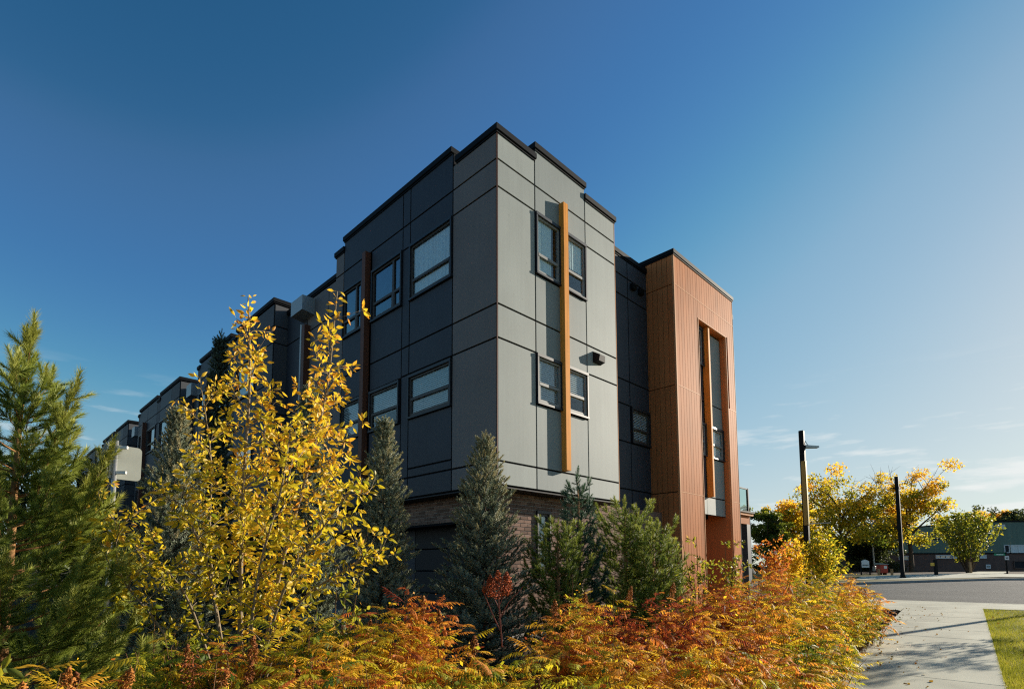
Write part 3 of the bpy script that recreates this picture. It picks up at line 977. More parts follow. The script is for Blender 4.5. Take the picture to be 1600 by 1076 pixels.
def frond_template(seed, pairs=9, arch=.55, droop=.5, lw=.036, ll=.31, lod=0):
    """feathery compound leaf of unit length: arching rachis along +Z bending towards +Y, paired toothed leaflets"""
    r = np.random.default_rng(seed)
    V, F = [], []

    def rach(t):
        a = arch * t
        return np.array([.03 * math.sin(seed + 4 * t), arch * .55 * t * t, t * (1 - .16 * arch * t)])
    steps = 6
    for i in range(steps + 1):
        p = rach(i / steps); w = .010 * (1 - .7 * i / steps)
        V += [(p[0] - w, p[1], p[2]), (p[0] + w, p[1], p[2])]
        if i: b = 2 * i; F += [(b - 2, b - 1, b + 1), (b - 2, b + 1, b)]

    def leaflet(p, dr, L, W, curl):
        b = len(V)
        up = np.array([0, -1.0, .2])
        sd = np.cross(dr, up); sd /= np.linalg.norm(sd)
        dn = np.array([0, 1.0, -.1])
        tip = p + dr * L * (1 - .25 * curl) + dn * L * curl * .55
        m1 = p + dr * L * .38 + dn * L * .02
        m2 = p + dr * L * .72 + dn * L * curl * .2
        if lod:
            V.extend([p, m1 + sd * W, m1 - sd * W, tip]); F.extend([(b, b + 1, b + 2), (b + 1, b + 3, b + 2)])
        else:
            mid = p + dr * L * .52 - dn * W * .5 + dn * L * curl * .12
            V.extend([p, m1 + sd * W, mid, m1 - sd * W, tip])
            F.extend([(b, b + 1, b + 2), (b, b + 2, b + 3), (b + 1, b + 4, b + 2), (b + 2, b + 4, b + 3)])
    for i in range(pairs):
        t = .14 + .80 * i / (pairs - 1)
        p = rach(t)
        sh = math.sin(math.pi * (.18 + .72 * t)) ** .8
        for sgn in (-1, 1):
            ang = math.radians(62 - 22 * t + r.uniform(-7, 7))
            dr = np.array([sgn * math.sin(ang), .12 + droop * r.uniform(.3, 1.0), math.cos(ang)])
            dr /= np.linalg.norm(dr)
            leaflet(p, dr, ll * sh * r.uniform(.85, 1.1), lw * r.uniform(.85, 1.15), r.uniform(.1, .9) * droop * 1.6)
    leaflet(rach(1.0), np.array([0, arch * .8, 1.0]) / math.hypot(arch * .8, 1), ll * .6, lw * .8, .3)
    return np.array(V, float), np.array(F)


def brush_template(seed, L, nl, n, ang=42, w=.0016, stem=.004, tip=True):
    """one conifer shoot along +Z with needles all round"""
    r = np.random.default_rng(seed)
    V, F = [], []
    for k in range(3):
        t = 2 * math.pi * k / 3
        V += [(stem * math.cos(t), stem * math.sin(t), -L * .1), (stem * .6 * math.cos(t), stem * .6 * math.sin(t), L * .95)]
    for k in range(3):
        j = (k + 1) % 3
        F += [(2 * k, 2 * j, 2 * j + 1), (2 * k, 2 * j + 1, 2 * k + 1)]
    for i in range(n):
        z = L * (i + r.uniform(0, 1)) / n
        az = i * 2.39996 + r.uniform(-.3, .3)
        an = math.radians(ang * r.uniform(.7, 1.25) * (1 - .45 * z / L))
        d = np.array([math.sin(an) * math.cos(az), math.sin(an) * math.sin(az), math.cos(an)])
        s = np.array([-math.sin(az), math.cos(az), 0])
        q = nl * r.uniform(.75, 1.1) * (1 if z < L * .85 else .8)
        b = len(V)
        p = np.array([0, 0, z])
        V += [tuple(p + s * w), tuple(p - s * w), tuple(p + d * q)]
        F.append((b, b + 1, b + 2))
    return np.array(V, float), np.array(F)


LEAF = [leaf_template(.34, .10, .10), leaf_template(.30, .16, .30), leaf_template(.36, .04, -.15), leaf_template(.28, .2, .45)]
FROND = [frond_template(s, 9, a, d) for s, a, d in ((1, .5, .45), (2, .9, .8), (3, .3, .6), (4, 1.2, .5), (5, .7, 1.1))]
FRONDL = [frond_template(s, 8, a, d, lod=1, lw=.042) for s, a, d in ((11, .5, .45), (12, .9, .8), (13, .3, .6), (14, 1.2, .9))]
SPR = [brush_template(s, .075, .028, 26, 75, .0058, .005) for s in (1, 2)]
PIN = [brush_template(s, .155, .076, 84, 60, .0032, .006) for s in (5, 6, 7)]
PINB = [brush_template(s, .11, .055, 48, 62, .0038, .006) for s in (8, 9)]


def unit(v):
    v = np.asarray(v, float)
    return v / (np.linalg.norm(v, axis=-1, keepdims=True) + 1e-9)


def curve(pts, n=12):
    """smooth path through points (Catmull-Rom)"""
    pts = [np.asarray(p, float) for p in pts]
    P = [2 * pts[0] - pts[1]] + pts + [2 * pts[-1] - pts[-2]]
    out = []
    for i in range(1, len(P) - 2):
        for k in range(n):
            t = k / n
            a, b, c, d = P[i - 1], P[i], P[i + 1], P[i + 2]
            out.append(.5 * ((2 * b) + (-a + c) * t + (2 * a - 5 * b + 4 * c - d) * t * t + (-a + 3 * b - 3 * c + d) * t ** 3))
    out.append(pts[-1])
    return out


# ------------------------------------------------------------------ the tall yellow tree
def leaf_parts(root, name, T_list, mat, P, Rm, sc, tint, mx, near):
    """the mx largest-looking leaves become single objects, the rest is returned as a mask"""
    d = np.linalg.norm(P - CAM, axis=1) / sc
    idx = np.argsort(d)[:mx]
    loc = np.array(root.location)
    cache = {}
    for i in idx:
        key = (int(RNG.integers(len(T_list))), int(tint[i] * 7.99))
        if key not in cache:
            TV, TF = T_list[key[0]]
            me = bpy.data.meshes.new(name)
            me.from_pydata([tuple(v) for v in TV], [], [tuple(int(q) for q in f) for f in TF]); me.update()
            at_ = me.attributes.new('tint', 'FLOAT', 'POINT')
            at_.data.foreach_set('value', np.full(len(TV), (key[1] + .5) / 8, dtype=np.float32))
            me.materials.append(mat)
            cache[key] = me
        o = bpy.data.objects.new(name, cache[key])
        Mx = Matrix.Identity(4)
        for a in range(3):
            for b in range(3): Mx[a][b] = float(Rm[i][a][b] * sc[i])
            Mx[a][3] = float(P[i][a] - loc[a])
        link(o, root)
        o.matrix_local = Mx
    keep = np.ones(len(P), bool); keep[idx] = False
    return keep


def yellow_tree():
    D0 = 4.8
    base = gnd(385, D0)
    root = empty('yellow_leaved_tree', base, 'tall young tree with bright yellow leaves in front of the shaded wall', 'tree')
    wood = MB()
    paths = []

    def pp(px, py, dd=0): return at(px, py, D0 + dd)
    lead = [([base, pp(376, 900), pp(380, 760, .05), pp(390, 600, .08), pp(388, 464, .05)], .022),
            ([base + np.array([.05, 0, .05]), pp(436, 900, .1), pp(478, 745, .15), pp(510, 610, .12), pp(527, 455, .1)], .020),
            ([base + np.array([-.03, 0, .1]), pp(330, 910, -.2), pp(300, 820, -.35), pp(285, 760, -.4)], .013),
            ([base + np.array([-.02, 0, .1]), pp(290, 930, .3), pp(205, 850, .45), pp(140, 752, .5)], .012),
            ([base + np.array([.02, 0, .1]), pp(440, 930, -.4), pp(515, 810, -.5), pp(556, 755, -.5)], .012),
            ([base + np.array([.02, 0, .1]), pp(455, 960, .1), pp(540, 890, 0), pp(592, 862, -.05)], .011),
            ([base + np.array([.0, 0, .1]), pp(400, 920, -.5), pp(440, 760, -.6), pp(455, 660, -.6)], .012),
            ([base + np.array([.0, 0, .1]), pp(330, 880, .5), pp(330, 720, .6), pp(312, 590, .6)], .012),
            ([base + np.array([.0, 0, .1]), pp(250, 980, -.3), pp(190, 900, -.3), pp(180, 815, -.3)], .010)]
    LP, LD, LT = [], [], []

    def leaves_along(path, t0, step, tintf):
        L = np.cumsum([0] + [np.linalg.norm(path[i + 1] - path[i]) for i in range(len(path) - 1)])
        s = L[-1] * t0
        k = RNG.integers(0, 10)
        while s <= L[-1]:
            i = min(np.searchsorted(L, s), len(path) - 1)
            p = path[i]; d = unit(path[min(i + 1, len(path) - 1)] - path[max(i - 1, 0)])
            az = k * 2.4 + RNG.uniform(-.5, .5)
            a = unit(np.cross(d, [.2, .3, 1])); b = np.cross(d, a)
            o = math.cos(az) * a + math.sin(az) * b
            dr = unit(.55 * d + o + np.array([0, 0, RNG.uniform(-.75, .15)]))
            LP.append(p + dr * RNG.uniform(.015, .04)); LD.append(dr); LT.append(tintf(p))
            s += step * RNG.uniform(.7, 1.3); k += 1

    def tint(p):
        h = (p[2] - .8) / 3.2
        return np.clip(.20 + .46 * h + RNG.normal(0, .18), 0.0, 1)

    def tintB(p):
        return np.clip(.50 + .16 * (p[2] - 1.2) / 2.6 + RNG.normal(0, .17), .1, 1)
    for li, (ctrl, r0) in enumerate(lead):
        path = curve(ctrl, 14)
        m = len(path)
        wood.tube(path[::2] + [path[-1]], [r0 * (1 - .85 * k / (m / 2)) + .0015 for k in range(len(path[::2]) + 1)], 6)
        tf = tintB if li == 1 else tint
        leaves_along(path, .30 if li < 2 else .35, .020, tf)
        nlat = 36 if li < 2 else 10
        for k in range(nlat):
            t = .14 + .82 * (k + RNG.uniform(-.3, .3)) / nlat if li < 2 else .3 + .65 * k / nlat
            i = int(np.clip(t, 0, .98) * (m - 1))
            p = path[i]; d = unit(path[min(i + 1, m - 1)] - path[max(i - 1, 0)])
            az = k * 2.4 + RNG.uniform(-.6, .6)
            a = unit(np.cross(d, [.2, .3, 1])); b = np.cross(d, a)
            o = math.cos(az) * a + math.sin(az) * b
            Lb = (.66 * (1 - t) ** .95 + .08) * RNG.uniform(.5, 1.1) if li < 2 else .30 * RNG.uniform(.5, 1.2)
            q1 = p + (o * .62 + d * .5) * Lb * .5
            q2 = p + (o * .80 + np.array([0, 0, .62])) * Lb + RNG.normal(0, .03, 3)
            br = curve([p, q1, q2], 8)
            wood.tube(br[::2], [.0055 * (1 - .75 * j / len(br[::2])) + .001 for j in range(len(br[::2]))], 5)
            leaves_along(br, .22, .0145, tf)
            for q in range(int(Lb / .11)):
                ii = RNG.integers(3, len(br) - 1)
                dd = unit(br[ii] - br[ii - 1]) * .6 + unit(RNG.normal(0, 1, 3)) * .7 + np.array([0, 0, .25])
                tw = [br[ii], br[ii] + unit(dd) * .07, br[ii] + unit(dd) * RNG.uniform(.13, .22) + np.array([0, 0, .01])]
                wood.tube(tw, [.0022, .0016, .001], 4)
                leaves_along(tw + [tw[-1]], .2, .0145, tf)
    wo = wood.build('trunk', MT['barkpale'], root, True)
    wo.location = -Vector(base)
    P, Dv, Tn = np.array(LP), np.array(LD), np.array(LT)
    keep = RNG.uniform(0, 1, len(P)) < .94
    P, Dv, Tn = P[keep], Dv[keep], Tn[keep]
    sc = RNG.uniform(.036, .080, len(P))
    Rm = frames(Dv, RNG.uniform(0, 6.28, len(P)))
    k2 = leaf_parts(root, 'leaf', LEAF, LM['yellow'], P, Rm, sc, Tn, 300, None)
    fol = Foliage()
    which = RNG.integers(0, len(LEAF), len(P))
    for w in range(len(LEAF)):
        s = k2 & (which == w)
        fol.add(LEAF[w], P[s], Dv[s], sc[s], Tn[s], R=Rm[s])
    o = fol.build('foliage', LM['yellow'], root)
    o.location = -Vector(base)
    return root


yellow_tree()


# ------------------------------------------------------------------ conifers
def spruce(px, d, top_py, halfw, label, tint0=0.0, seed=1, name='spruce_tree', tips=.0, coarse=1.0):
    base = gnd(px, d)
    H = at(px, top_py, d)[2] - base[2]
    root = empty(name, base, label, 'tree', 'conifers round the corner block')
    rg = np.random.default_rng(seed)
    wood = MB().tube([(0, 0, -.1), (0, 0, H * .5), (0, 0, H * .97)], [.05, .03, .006], 7)
    P, Dv, Sc, Tn = [], [], [], []
    z = .12
    ph = 0
    while z < H * .97:
        t = z / H
        prof = halfw * (min(1, (1 - t) * 1.12) ** .85) * (1 if t > .12 else .75 + 2 * t)
        nb = int(6 + 5 * (1 - t))
        for k in range(nb):
            az = ph + 2 * math.pi * k / nb + rg.uniform(-.2, .2)
            L = max(.05, prof * rg.uniform(.78, 1.10) * (1.13 if int(z / .24) % 2 == 0 else .86))
            rise = .15 + .75 * t
            out = np.array([math.cos(az), math.sin(az), 0])
            n = max(2, int(L / (.068 * coarse)))
            if L > .2:
                wood.tube([(0, 0, z), tuple(out * L * .6 + [0, 0, z + L * .6 * rise * .5]), tuple(out * L * .95 + [0, 0, z + L * rise])], [.008, .005, .002], 4)
            for j in range(n):
                u = (j + .8) / n
                if u < .22: continue
                p = out * L * u + np.array([0, 0, z + L * rise * u * (.6 + .4 * u)])
                side = np.array([-out[1], out[0], 0])
                for sgn in (-1, 1, 0):
                    if sgn == 0:
                        dd = out * .6 + np.array([0, 0, 1.1]) + rg.normal(0, .2, 3)
                    else:
                        dd = out * .75 + sgn * side * rg.uniform(.3, .9) + np.array([0, 0, rg.uniform(.35, 1.2)])
                    P.append(p + sgn * side * rg.uniform(0, .05) + rg.normal(0, .012, 3)); Dv.append(dd)
                    Sc.append(rg.uniform(.85, 1.35) * (1.0 if t < .8 else .9)); Tn.append(np.clip(tint0 + .30 + .42 * u * rg.uniform(.4, 1.2) + tips * (t > .72), 0, 1))
            P.append(out * L + np.array([0, 0, z + L * rise])); Dv.append(out + np.array([0, 0, .4 + t])); Sc.append(1.25); Tn.append(np.clip(tint0 + .75, 0, 1))
        ph += 1.1
        z += (.095 + .03 * (1 - t)) * coarse
    for k in range(16):
        a = k * 2.4
        P.append(np.array([.012 * math.cos(a), .012 * math.sin(a), H * (.93 + .07 * k / 16)])); Dv.append(np.array([.5 * math.cos(a), .5 * math.sin(a), 1.0])); Sc.append(.8); Tn.append(min(1, .85 + tips))
    wood.build('trunk', MT['bark'], root, True)
    P, Dv, Sc, Tn = map(np.array, (P, Dv, Sc, Tn))
    fol = Foliage()
    w = rg.integers(0, 2, len(P))
    for i in range(2):
        s = w == i
        fol.add(SPR[i], P[s], Dv[s], Sc[s] * 1.15 * coarse, Tn[s])
    fol.build('crown', LM['spruce'], root)
    return root


def pine(px, d, top_py, halfw, label, mat, seed=1, brushes=PINB, bs=1.0, lead=(), tier=.26, name='pine_tree', tint0=0.0, dens=1.0, lean=0.0, pw=.75):
    base = gnd(px, d)
    H = at(px, top_py, d)[2] - base[2]
    root = empty(name, base, label, 'tree', 'conifers round the corner block')
    rg = np.random.default_rng(seed)
    wood = MB().tube([(0, 0, -.1), (lean * .3, 0, H * .5), (lean, 0, H * .92)], [.05, .032, .008], 7)
    P, Dv, Sc, Tn = [], [], [], []

    def shoot(p, dr, s, tn):
        P.append(p); Dv.append(dr); Sc.append(s * bs); Tn.append(np.clip(tn + tint0, 0, .97))

    def limb(p0, out, L, rise, t):
        tip_up = .35 + .5 * t
        pts = curve([p0, p0 + out * L * .55 + np.array([0, 0, L * rise * .4]), p0 + out * L * .92 + np.array([0, 0, L * (rise + tip_up) * .62])], 6)
        wood.tube(pts[::3], [.012 * (1 - t) + .004, .008 * (1 - t) + .003, .003, .003, .003][:len(pts[::3])], 5)
        side = np.array([-out[1], out[0], 0])
        n = max(2, int(L / .085 * dens))
        for j in range(n):
            u = (j + .7) / n
            if u < .25: continue
            i = min(int(u * (len(pts) - 1)), len(pts) - 2)
            p = pts[i] + (pts[i + 1] - pts[i]) * (u * (len(pts) - 1) - i)
            for sgn in (-1, 1):
                ln = rg.uniform(.05, .30) * L * (1.1 - .6 * u)
                dr = unit(out * .7 + sgn * side * rg.uniform(.5, 1.1) + np.array([0, 0, rg.uniform(.15, .7)]))
                q = p + dr * ln
                shoot(p + dr * ln * .4, dr, rg.uniform(.7, 1.0), .25 + .35 * u * rg.uniform(.5, 1.2))
                if ln > .07: shoot(q, unit(dr + [0, 0, .5]), rg.uniform(.75, 1.1), .35 + .4 * u * rg.uniform(.5, 1.2))
            shoot(p, unit(out * .5 + np.array([0, 0, .9]) + rg.normal(0, .25, 3)), rg.uniform(.7, 1.0), .35 + .3 * u)
        for q in range(3):
            shoot(pts[-1], unit(out * .4 + np.array([0, 0, 1.0]) + rg.normal(0, .3, 3)), rg.uniform(.9, 1.2), rg.uniform(.55, .85))
    z = .25
    ph = 0
    while z < H * .86:
        t = z / H
        nb = int(8 - 3 * t)
        for k in range(nb):
            az = ph + 2 * math.pi * k / nb + rg.uniform(-.25, .25)
            out = np.array([math.cos(az), math.sin(az), 0])
            L = halfw * (1 - t * .93) ** pw * rg.uniform(.72, 1.15)
            limb(np.array([lean * t, 0, z + rg.uniform(-.05, .05)]), out, L, .15 + .6 * t, t)
        ph += .9
        z += tier * (1.05 - .3 * t)
    # leader and the candles round it
    for k in range(9):
        a = k * 2.4
        shoot(np.array([lean, 0, H * (.84 + .016 * k)]), np.array([.35 * math.cos(a), .35 * math.sin(a), 1.0]), .9, .7)
    shoot(np.array([lean, 0, H - .17 * bs]), np.array([0, 0, 1.0]), 1.05, .8)
    for (dx, dy, dz, cd, ln, sz) in lead:      # extra upright candles: start, direction, length
        p0 = np.array([dx, dy, dz]); d_ = unit(cd)
        wood.tube([p0, p0 + d_ * ln], [.012, .006], 5)
        m = max(2, int(ln / .07))
        for j in range(m):
            u = j / m
            for q in range(3):
                shoot(p0 + d_ * ln * u, unit(d_ * 1.2 + rg.normal(0, .45, 3)), sz * rg.uniform(.7, 1.0), .45 + .3 * u)
        shoot(p0 + d_ * ln * .98, d_, sz * 1.1, .85); shoot(p0 + d_ * ln * .9, d_ + [.1, .1, 0], sz * 1.1, .85)
    wood.build('trunk', MT['barkpine'], root, True)
    P, Dv, Sc, Tn = map(np.array, (P, Dv, Sc, Tn))
    fol = Foliage()
    w = rg.integers(0, len(brushes), len(P))
    for i in range(len(brushes)):
        s = w == i
        fol.add(brushes[i], P[s], Dv[s], Sc[s], Tn[s])
    fol.build('crown', mat, root)
    return root


spruce(757, 8.3, 672, .84, 'dense conical spruce standing in front of the bright building corner', .20, 3, tips=.12)
spruce(597, 7.9, 648, .60, 'narrow blue grey spruce against the shaded left wall', .22, 4)
spruce(267, 7.2, 630, .66, 'pale silvery spruce behind the yellow tree near the road signs', .26, 5)
spruce(476, 8.4, 590, .62, 'tall thin topped spruce glimpsed behind the branches of the yellow tree', .0, 6)
spruce(330, 15.5, 505, .62, 'thin dark spire shaped conifer against the second block', -.24, 7, coarse=2.0)
pine(905, 9.0, 724, .58, 'bluish young pine in front of the brick wall and grey panels', LM['bluepine'], 11, tier=.19, dens=1.5)
pine(978, 9.4, 772, .80, 'tallest olive green pine left of the timber tower', LM['pine'], 12, tier=.18, tint0=.22, dens=1.4, pw=.42)
pine(1022, 9.1, 818, .62, 'low wide pine touching the foot of the timber tower', LM['pine'], 15, tier=.18, tint0=.22, dens=1.4, pw=.35)
pine(872, 8.4, 812, .62, 'low rounded pine beside the small brick wall window', LM['pine'], 13, tier=.17, tint0=.18, dens=1.4, pw=.40)
pine(14, 4.3, 492, 1.22, 'large pine with upright candles at the left edge', LM['pine'], 14, brushes=PIN, bs=1.0, tier=.23, dens=1.15, tint0=.24, pw=1.2,
     lead=((.10, -.12, 2.15, (.20, -.20, 1.0), .95, 1.15), (.30, -.22, 1.75, (.26, -.24, 1.0), .85, 1.15), (-.2, .1, 2.2, (-.25, .1, 1), .8, 1.15), (0, 0, 2.75, (.04, -.02, 1), .80, 1.15)))


# ------------------------------------------------------------------ feathery shrubs
SEEDT = (np.array([[-.5, 0, 0], [.5, 0, 0], [0, .5, .1], [0, 0, 1.0]]), np.array([[0, 1, 3], [1, 2, 3], [2, 0, 3]]))


def seed_head(root, p, d, L, W, mat, tint0, name='seed_head', n=260):
    d = unit(d)
    rg = RNG
    t = rg.uniform(0, 1, n) ** .8
    prof = W * np.sin(np.pi * np.clip(.12 + .86 * t, 0, 1)) ** .8 * (1 - .35 * t)
    az = rg.uniform(0, 6.28, n)
    a = unit(np.cross(d, [.3, .2, 1])); b = np.cross(d, a)
    rr = prof * rg.uniform(.3, 1.1, n)
    P = d[None] * (t * L)[:, None] + (np.cos(az) * rr)[:, None] * a + (np.sin(az) * rr)[:, None] * b
    fol = Foliage()
    fol.add(SEEDT, P, rg.normal(0, 1, (n, 3)), rg.uniform(.008, .018, n), np.clip(tint0 + rg.normal(0, .2, n), 0, 1))
    o = fol.build(name, mat, root, kind=None)
    o.location = Vector(p - np.array(root.location))
    return o


quad3 = (np.array([[0, 0, 0], [.3, .08, .5], [0, 0, 1.0], [-.3, .08, .5]]), np.array([[0, 1, 2], [0, 2, 3]]))


def shrub(name, label, clumps, group, npart=30, canes_per=29, heads=()):
    """clumps: (px, top_py, depth, radius m, tint centre, tint spread)"""
    c0 = gnd(clumps[0][0], clumps[0][2])
    root = empty(name, c0, label, 'shrub', group)
    wood = MB()
    P, Dv, Sc, Tn, Dep = [], [], [], [], []
    for (px, py, d, rad, tc, ts) in clumps:
        b = gnd(px, d)
        top = at(px, py, d)[2]
        H = max(.35, top - b[2] - .04)
        nc = int(canes_per * max(.7, rad / .5))
        for k in range(nc):
            rr = math.sqrt(RNG.uniform(0, 1)); az = RNG.uniform(0, 6.28)
            o = np.array([math.cos(az), math.sin(az), 0])
            h = H * (1 - .30 * rr ** 2) * RNG.uniform(.86, 1.12)
            p0 = b + o * rad * rr * .45
            p2 = b + o * rad * rr + np.array([0, 0, h])
            p1 = (p0 + p2) / 2 + np.array([0, 0, .12 * h]) - o * .04
            pa = curve([p0, p1, p2], 5)
            wood.tube([pa[0], pa[4], pa[7], pa[-1]], [.006, .0045, .003, .0015], 4)
            nl = int(7 + 6 * h)
            tcane = tc - .03 + RNG.normal(0, ts * 1.2) + .2 * math.sin(p2[0] * 5.1 + 1.3 * math.sin(p2[1] * 4.3)) * math.sin(p2[1] * 5.7 + p2[0] * 1.9)
            for j in range(nl):
                u = .25 + .75 * (j + RNG.uniform(0, .8)) / nl
                i = min(int(u * (len(pa) - 1)), len(pa) - 2)
                q = pa[i] + (pa[i + 1] - pa[i]) * (u * (len(pa) - 1) - i)
                a2 = j * 2.4 + k + RNG.uniform(-.4, .4)
                dd = np.array([math.cos(a2), math.sin(a2), 0]) * RNG.uniform(.7, 1.0) + o * .35 * rr + np.array([0, 0, RNG.uniform(-.05, .85) * u])
                P.append(q); Dv.append(dd); Sc.append(RNG.uniform(.10, .235)); Tn.append(np.clip(tcane + RNG.normal(0, .08) - .12 * (u < .55), 0, 1)); Dep.append(d)
    P, Dv, Sc, Tn, Dep = map(np.array, (P, Dv, Sc, Tn, Dep))
    Dn = unit(Dv)
    # roll so that the leaf arches downwards
    down = np.array([0, 0, -1.0]) - (-Dn[:, 2:3]) * Dn
    Yv = unit(down + RNG.normal(0, .18, down.shape))
    Yv = unit(Yv - np.sum(Yv * Dn, 1, keepdims=True) * Dn)
    Xv = np.cross(Yv, Dn)
    Rm = np.stack([Xv, Yv, Dn], axis=2)
    m_ = RNG.choice(len(P), len(P) // 2)
    xl = Foliage()
    xl.add(quad3, P[m_] + RNG.normal(0, .05, (len(m_), 3)) + np.array([0, 0, .02]), RNG.normal(0, 1, (len(m_), 3)) + np.array([0, 0, -.4]), RNG.uniform(.018, .042, len(m_)), np.clip(Tn[m_] + RNG.normal(0, .2, len(m_)), 0, 1))
    xo = xl.build('small_leaves', LM['shrub'], root); xo.location = -Vector(c0)
    wo = wood.build('cane', MT['cane'], root); wo['kind'] = 'stuff'
    wo.location = -Vector(c0)
    keep = np.ones(len(P), bool)
    if npart:
        keep = leaf_parts(root, 'frond', FROND, LM['shrub'], P, Rm, Sc, Tn, npart, None)
    fol = Foliage()
    which = RNG.integers(0, 20, len(P))
    dist = np.linalg.norm(P - CAM, axis=1)
    fine = (dist < 5.6) & (RNG.uniform(0, 1, len(P)) < .6)
    for w in range(5):
        s = keep & fine & (which % 5 == w)
        fol.add(FROND[w], P[s], Dv[s], Sc[s], Tn[s], R=Rm[s])
    for w in range(4):
        s = keep & ~fine & (which % 4 == w)
        fol.add(FRONDL[w], P[s], Dv[s], Sc[s], Tn[s], R=Rm[s])
    o = fol.build('foliage', LM['shrub'], root)
    o.location = -Vector(c0)
    for (px, py, d, L, W, tn) in heads:
        p = at(px, py, d) - np.array([0, 0, L * .85 + .06])
        seed_head(root, p, np.array([RNG.uniform(-.25, .25), RNG.uniform(-.25, .25), 1.0]), L, W, LM['seed'], tn)
        MB().tube([tuple(p - np.array(c0)), tuple(p - np.array(c0) - np.array([0.02, .02, .45]))], [.002, .004], 4).build('stalk', MT['cane'], root)
    return root


G = 'feathery autumn shrubs along the pavement'
shrub('feathery_shrub', 'orange and green feathery shrub at the bottom left corner below the pine',
      [(-20, 1035, 2.7, .42, .52, .16), (120, 1055, 2.8, .40, .45, .14), (60, 1060, 2.4, .35, .55, .16)], G, 30,
      heads=[(25, 1050, 2.3, .16, .045, .85), (106, 1030, 2.7, .13, .04, .75), (132, 1040, 2.9, .20, .04, .1), (195, 1030, 3.0, .12, .04, .8), (150, 1075, 2.6, .2, .05, .15)])
shrub('feathery_shrub', 'yellow and rust feathery shrub under the left branches of the yellow tree',
      [(290, 985, 3.8, .5, .36, .16), (400, 975, 3.8, .5, .38, .16), (330, 1040, 2.7, .40, .42, .18), (210, 1025, 3.3, .38, .32, .14), (480, 965, 4.1, .5, .40, .16), (420, 1035, 2.8, .40, .46, .18)], G, 45,
      heads=[(300, 1000, 3.3, .26, .05, .2), (385, 1020, 3.2, .24, .04, .25), (345, 1035, 3.0, .18, .04, .55), (395, 985, 3.5, .2, .04, .35)])
shrub('feathery_shrub', 'golden orange feathery shrub beside the yellow tree, left of the gap',
      [(560, 962, 4.3, .55, .60, .16), (645, 930, 4.9, .55, .66, .15), (500, 990, 3.5, .45, .50, .16), (610, 1010, 3.2, .48, .52, .16), (700, 962, 4.4, .40, .64, .14)], G, 50,
      heads=[(572, 962, 4.5, .2, .045, .5), (660, 925, 4.9, .22, .03, .55), (690, 945, 4.7, .2, .03, .45), (480, 1035, 3.2, .22, .04, .1), (740, 985, 4.3, .14, .04, .3)])
shrub('feathery_shrub', 'low yellow green feathery shrub at the bottom below the red seed head sapling',
      [(760, 1035, 3.3, .52, .38, .14), (880, 1035, 3.1, .50, .36, .14), (800, 1010, 4.0, .45, .45, .14), (700, 1060, 2.6, .42, .36, .14), (960, 1055, 2.7, .42, .38, .15)], G, 50,
      heads=[(835, 1050, 2.9, .2, .045, .12)])
shrub('feathery_shrub', 'rust red feathery shrub in front of the blue green pine',
      [(880, 950, 5.0, .52, .56, .14), (960, 930, 5.6, .60, .80, .13), (1040, 930, 5.6, .58, .78, .13), (900, 936, 6.4, .5, .72, .12), (985, 975, 4.3, .5, .58, .15)], G, 45,
      heads=[(866, 930, 5.6, .2, .04, .4), (915, 920, 6.0, .18, .04, .45), (980, 910, 5.8, .2, .04, .5), (1048, 905, 6.0, .2, .04, .6)])
shrub('feathery_shrub', 'large copper and gold feathery shrub at bottom centre right',
      [(1080, 985, 4.0, .55, .62, .16), (1010, 1035, 3.0, .48, .50, .17), (1120, 1040, 3.1, .46, .46, .16), (1170, 985, 4.3, .50, .55, .17), (1110, 948, 5.2, .55, .78, .13)], G, 50)
shrub('feathery_shrub', 'green and yellow feathery shrub spilling onto the near pavement edge',
      [(1190, 1020, 4.2, .42, .40, .17), (1235, 985, 5.0, .48, .42, .16), (1262, 970, 5.8, .50, .44, .17), (1215, 945, 6.2, .58, .60, .15)], G, 40)
shrub('feathery_shrub', 'yellow feathery shrub mass in front of the tower foot',
      [(1150, 914, 7.6, .70, .70, .12), (1225, 924, 7.6, .72, .48, .12), (1100, 918, 7.4, .60, .74, .12), (1275, 934, 7.8, .62, .40, .14), (1180, 888, 9.2, .75, .70, .13), (1262, 900, 9.4, .75, .42, .13)], G, 20, 30)
shrub('feathery_shrub', 'farthest feathery shrub with dark red tips leaning over the pavement',
      [(1312, 918, 9.4, .64, .48, .17), (1346, 936, 10.2, .52, .58, .2), (1304, 894, 11.5, .7, .50, .15), (1336, 910, 12.2, .55, .72, .15), (1236, 886, 12.5, .8, .66, .14)], G, 20, 30)


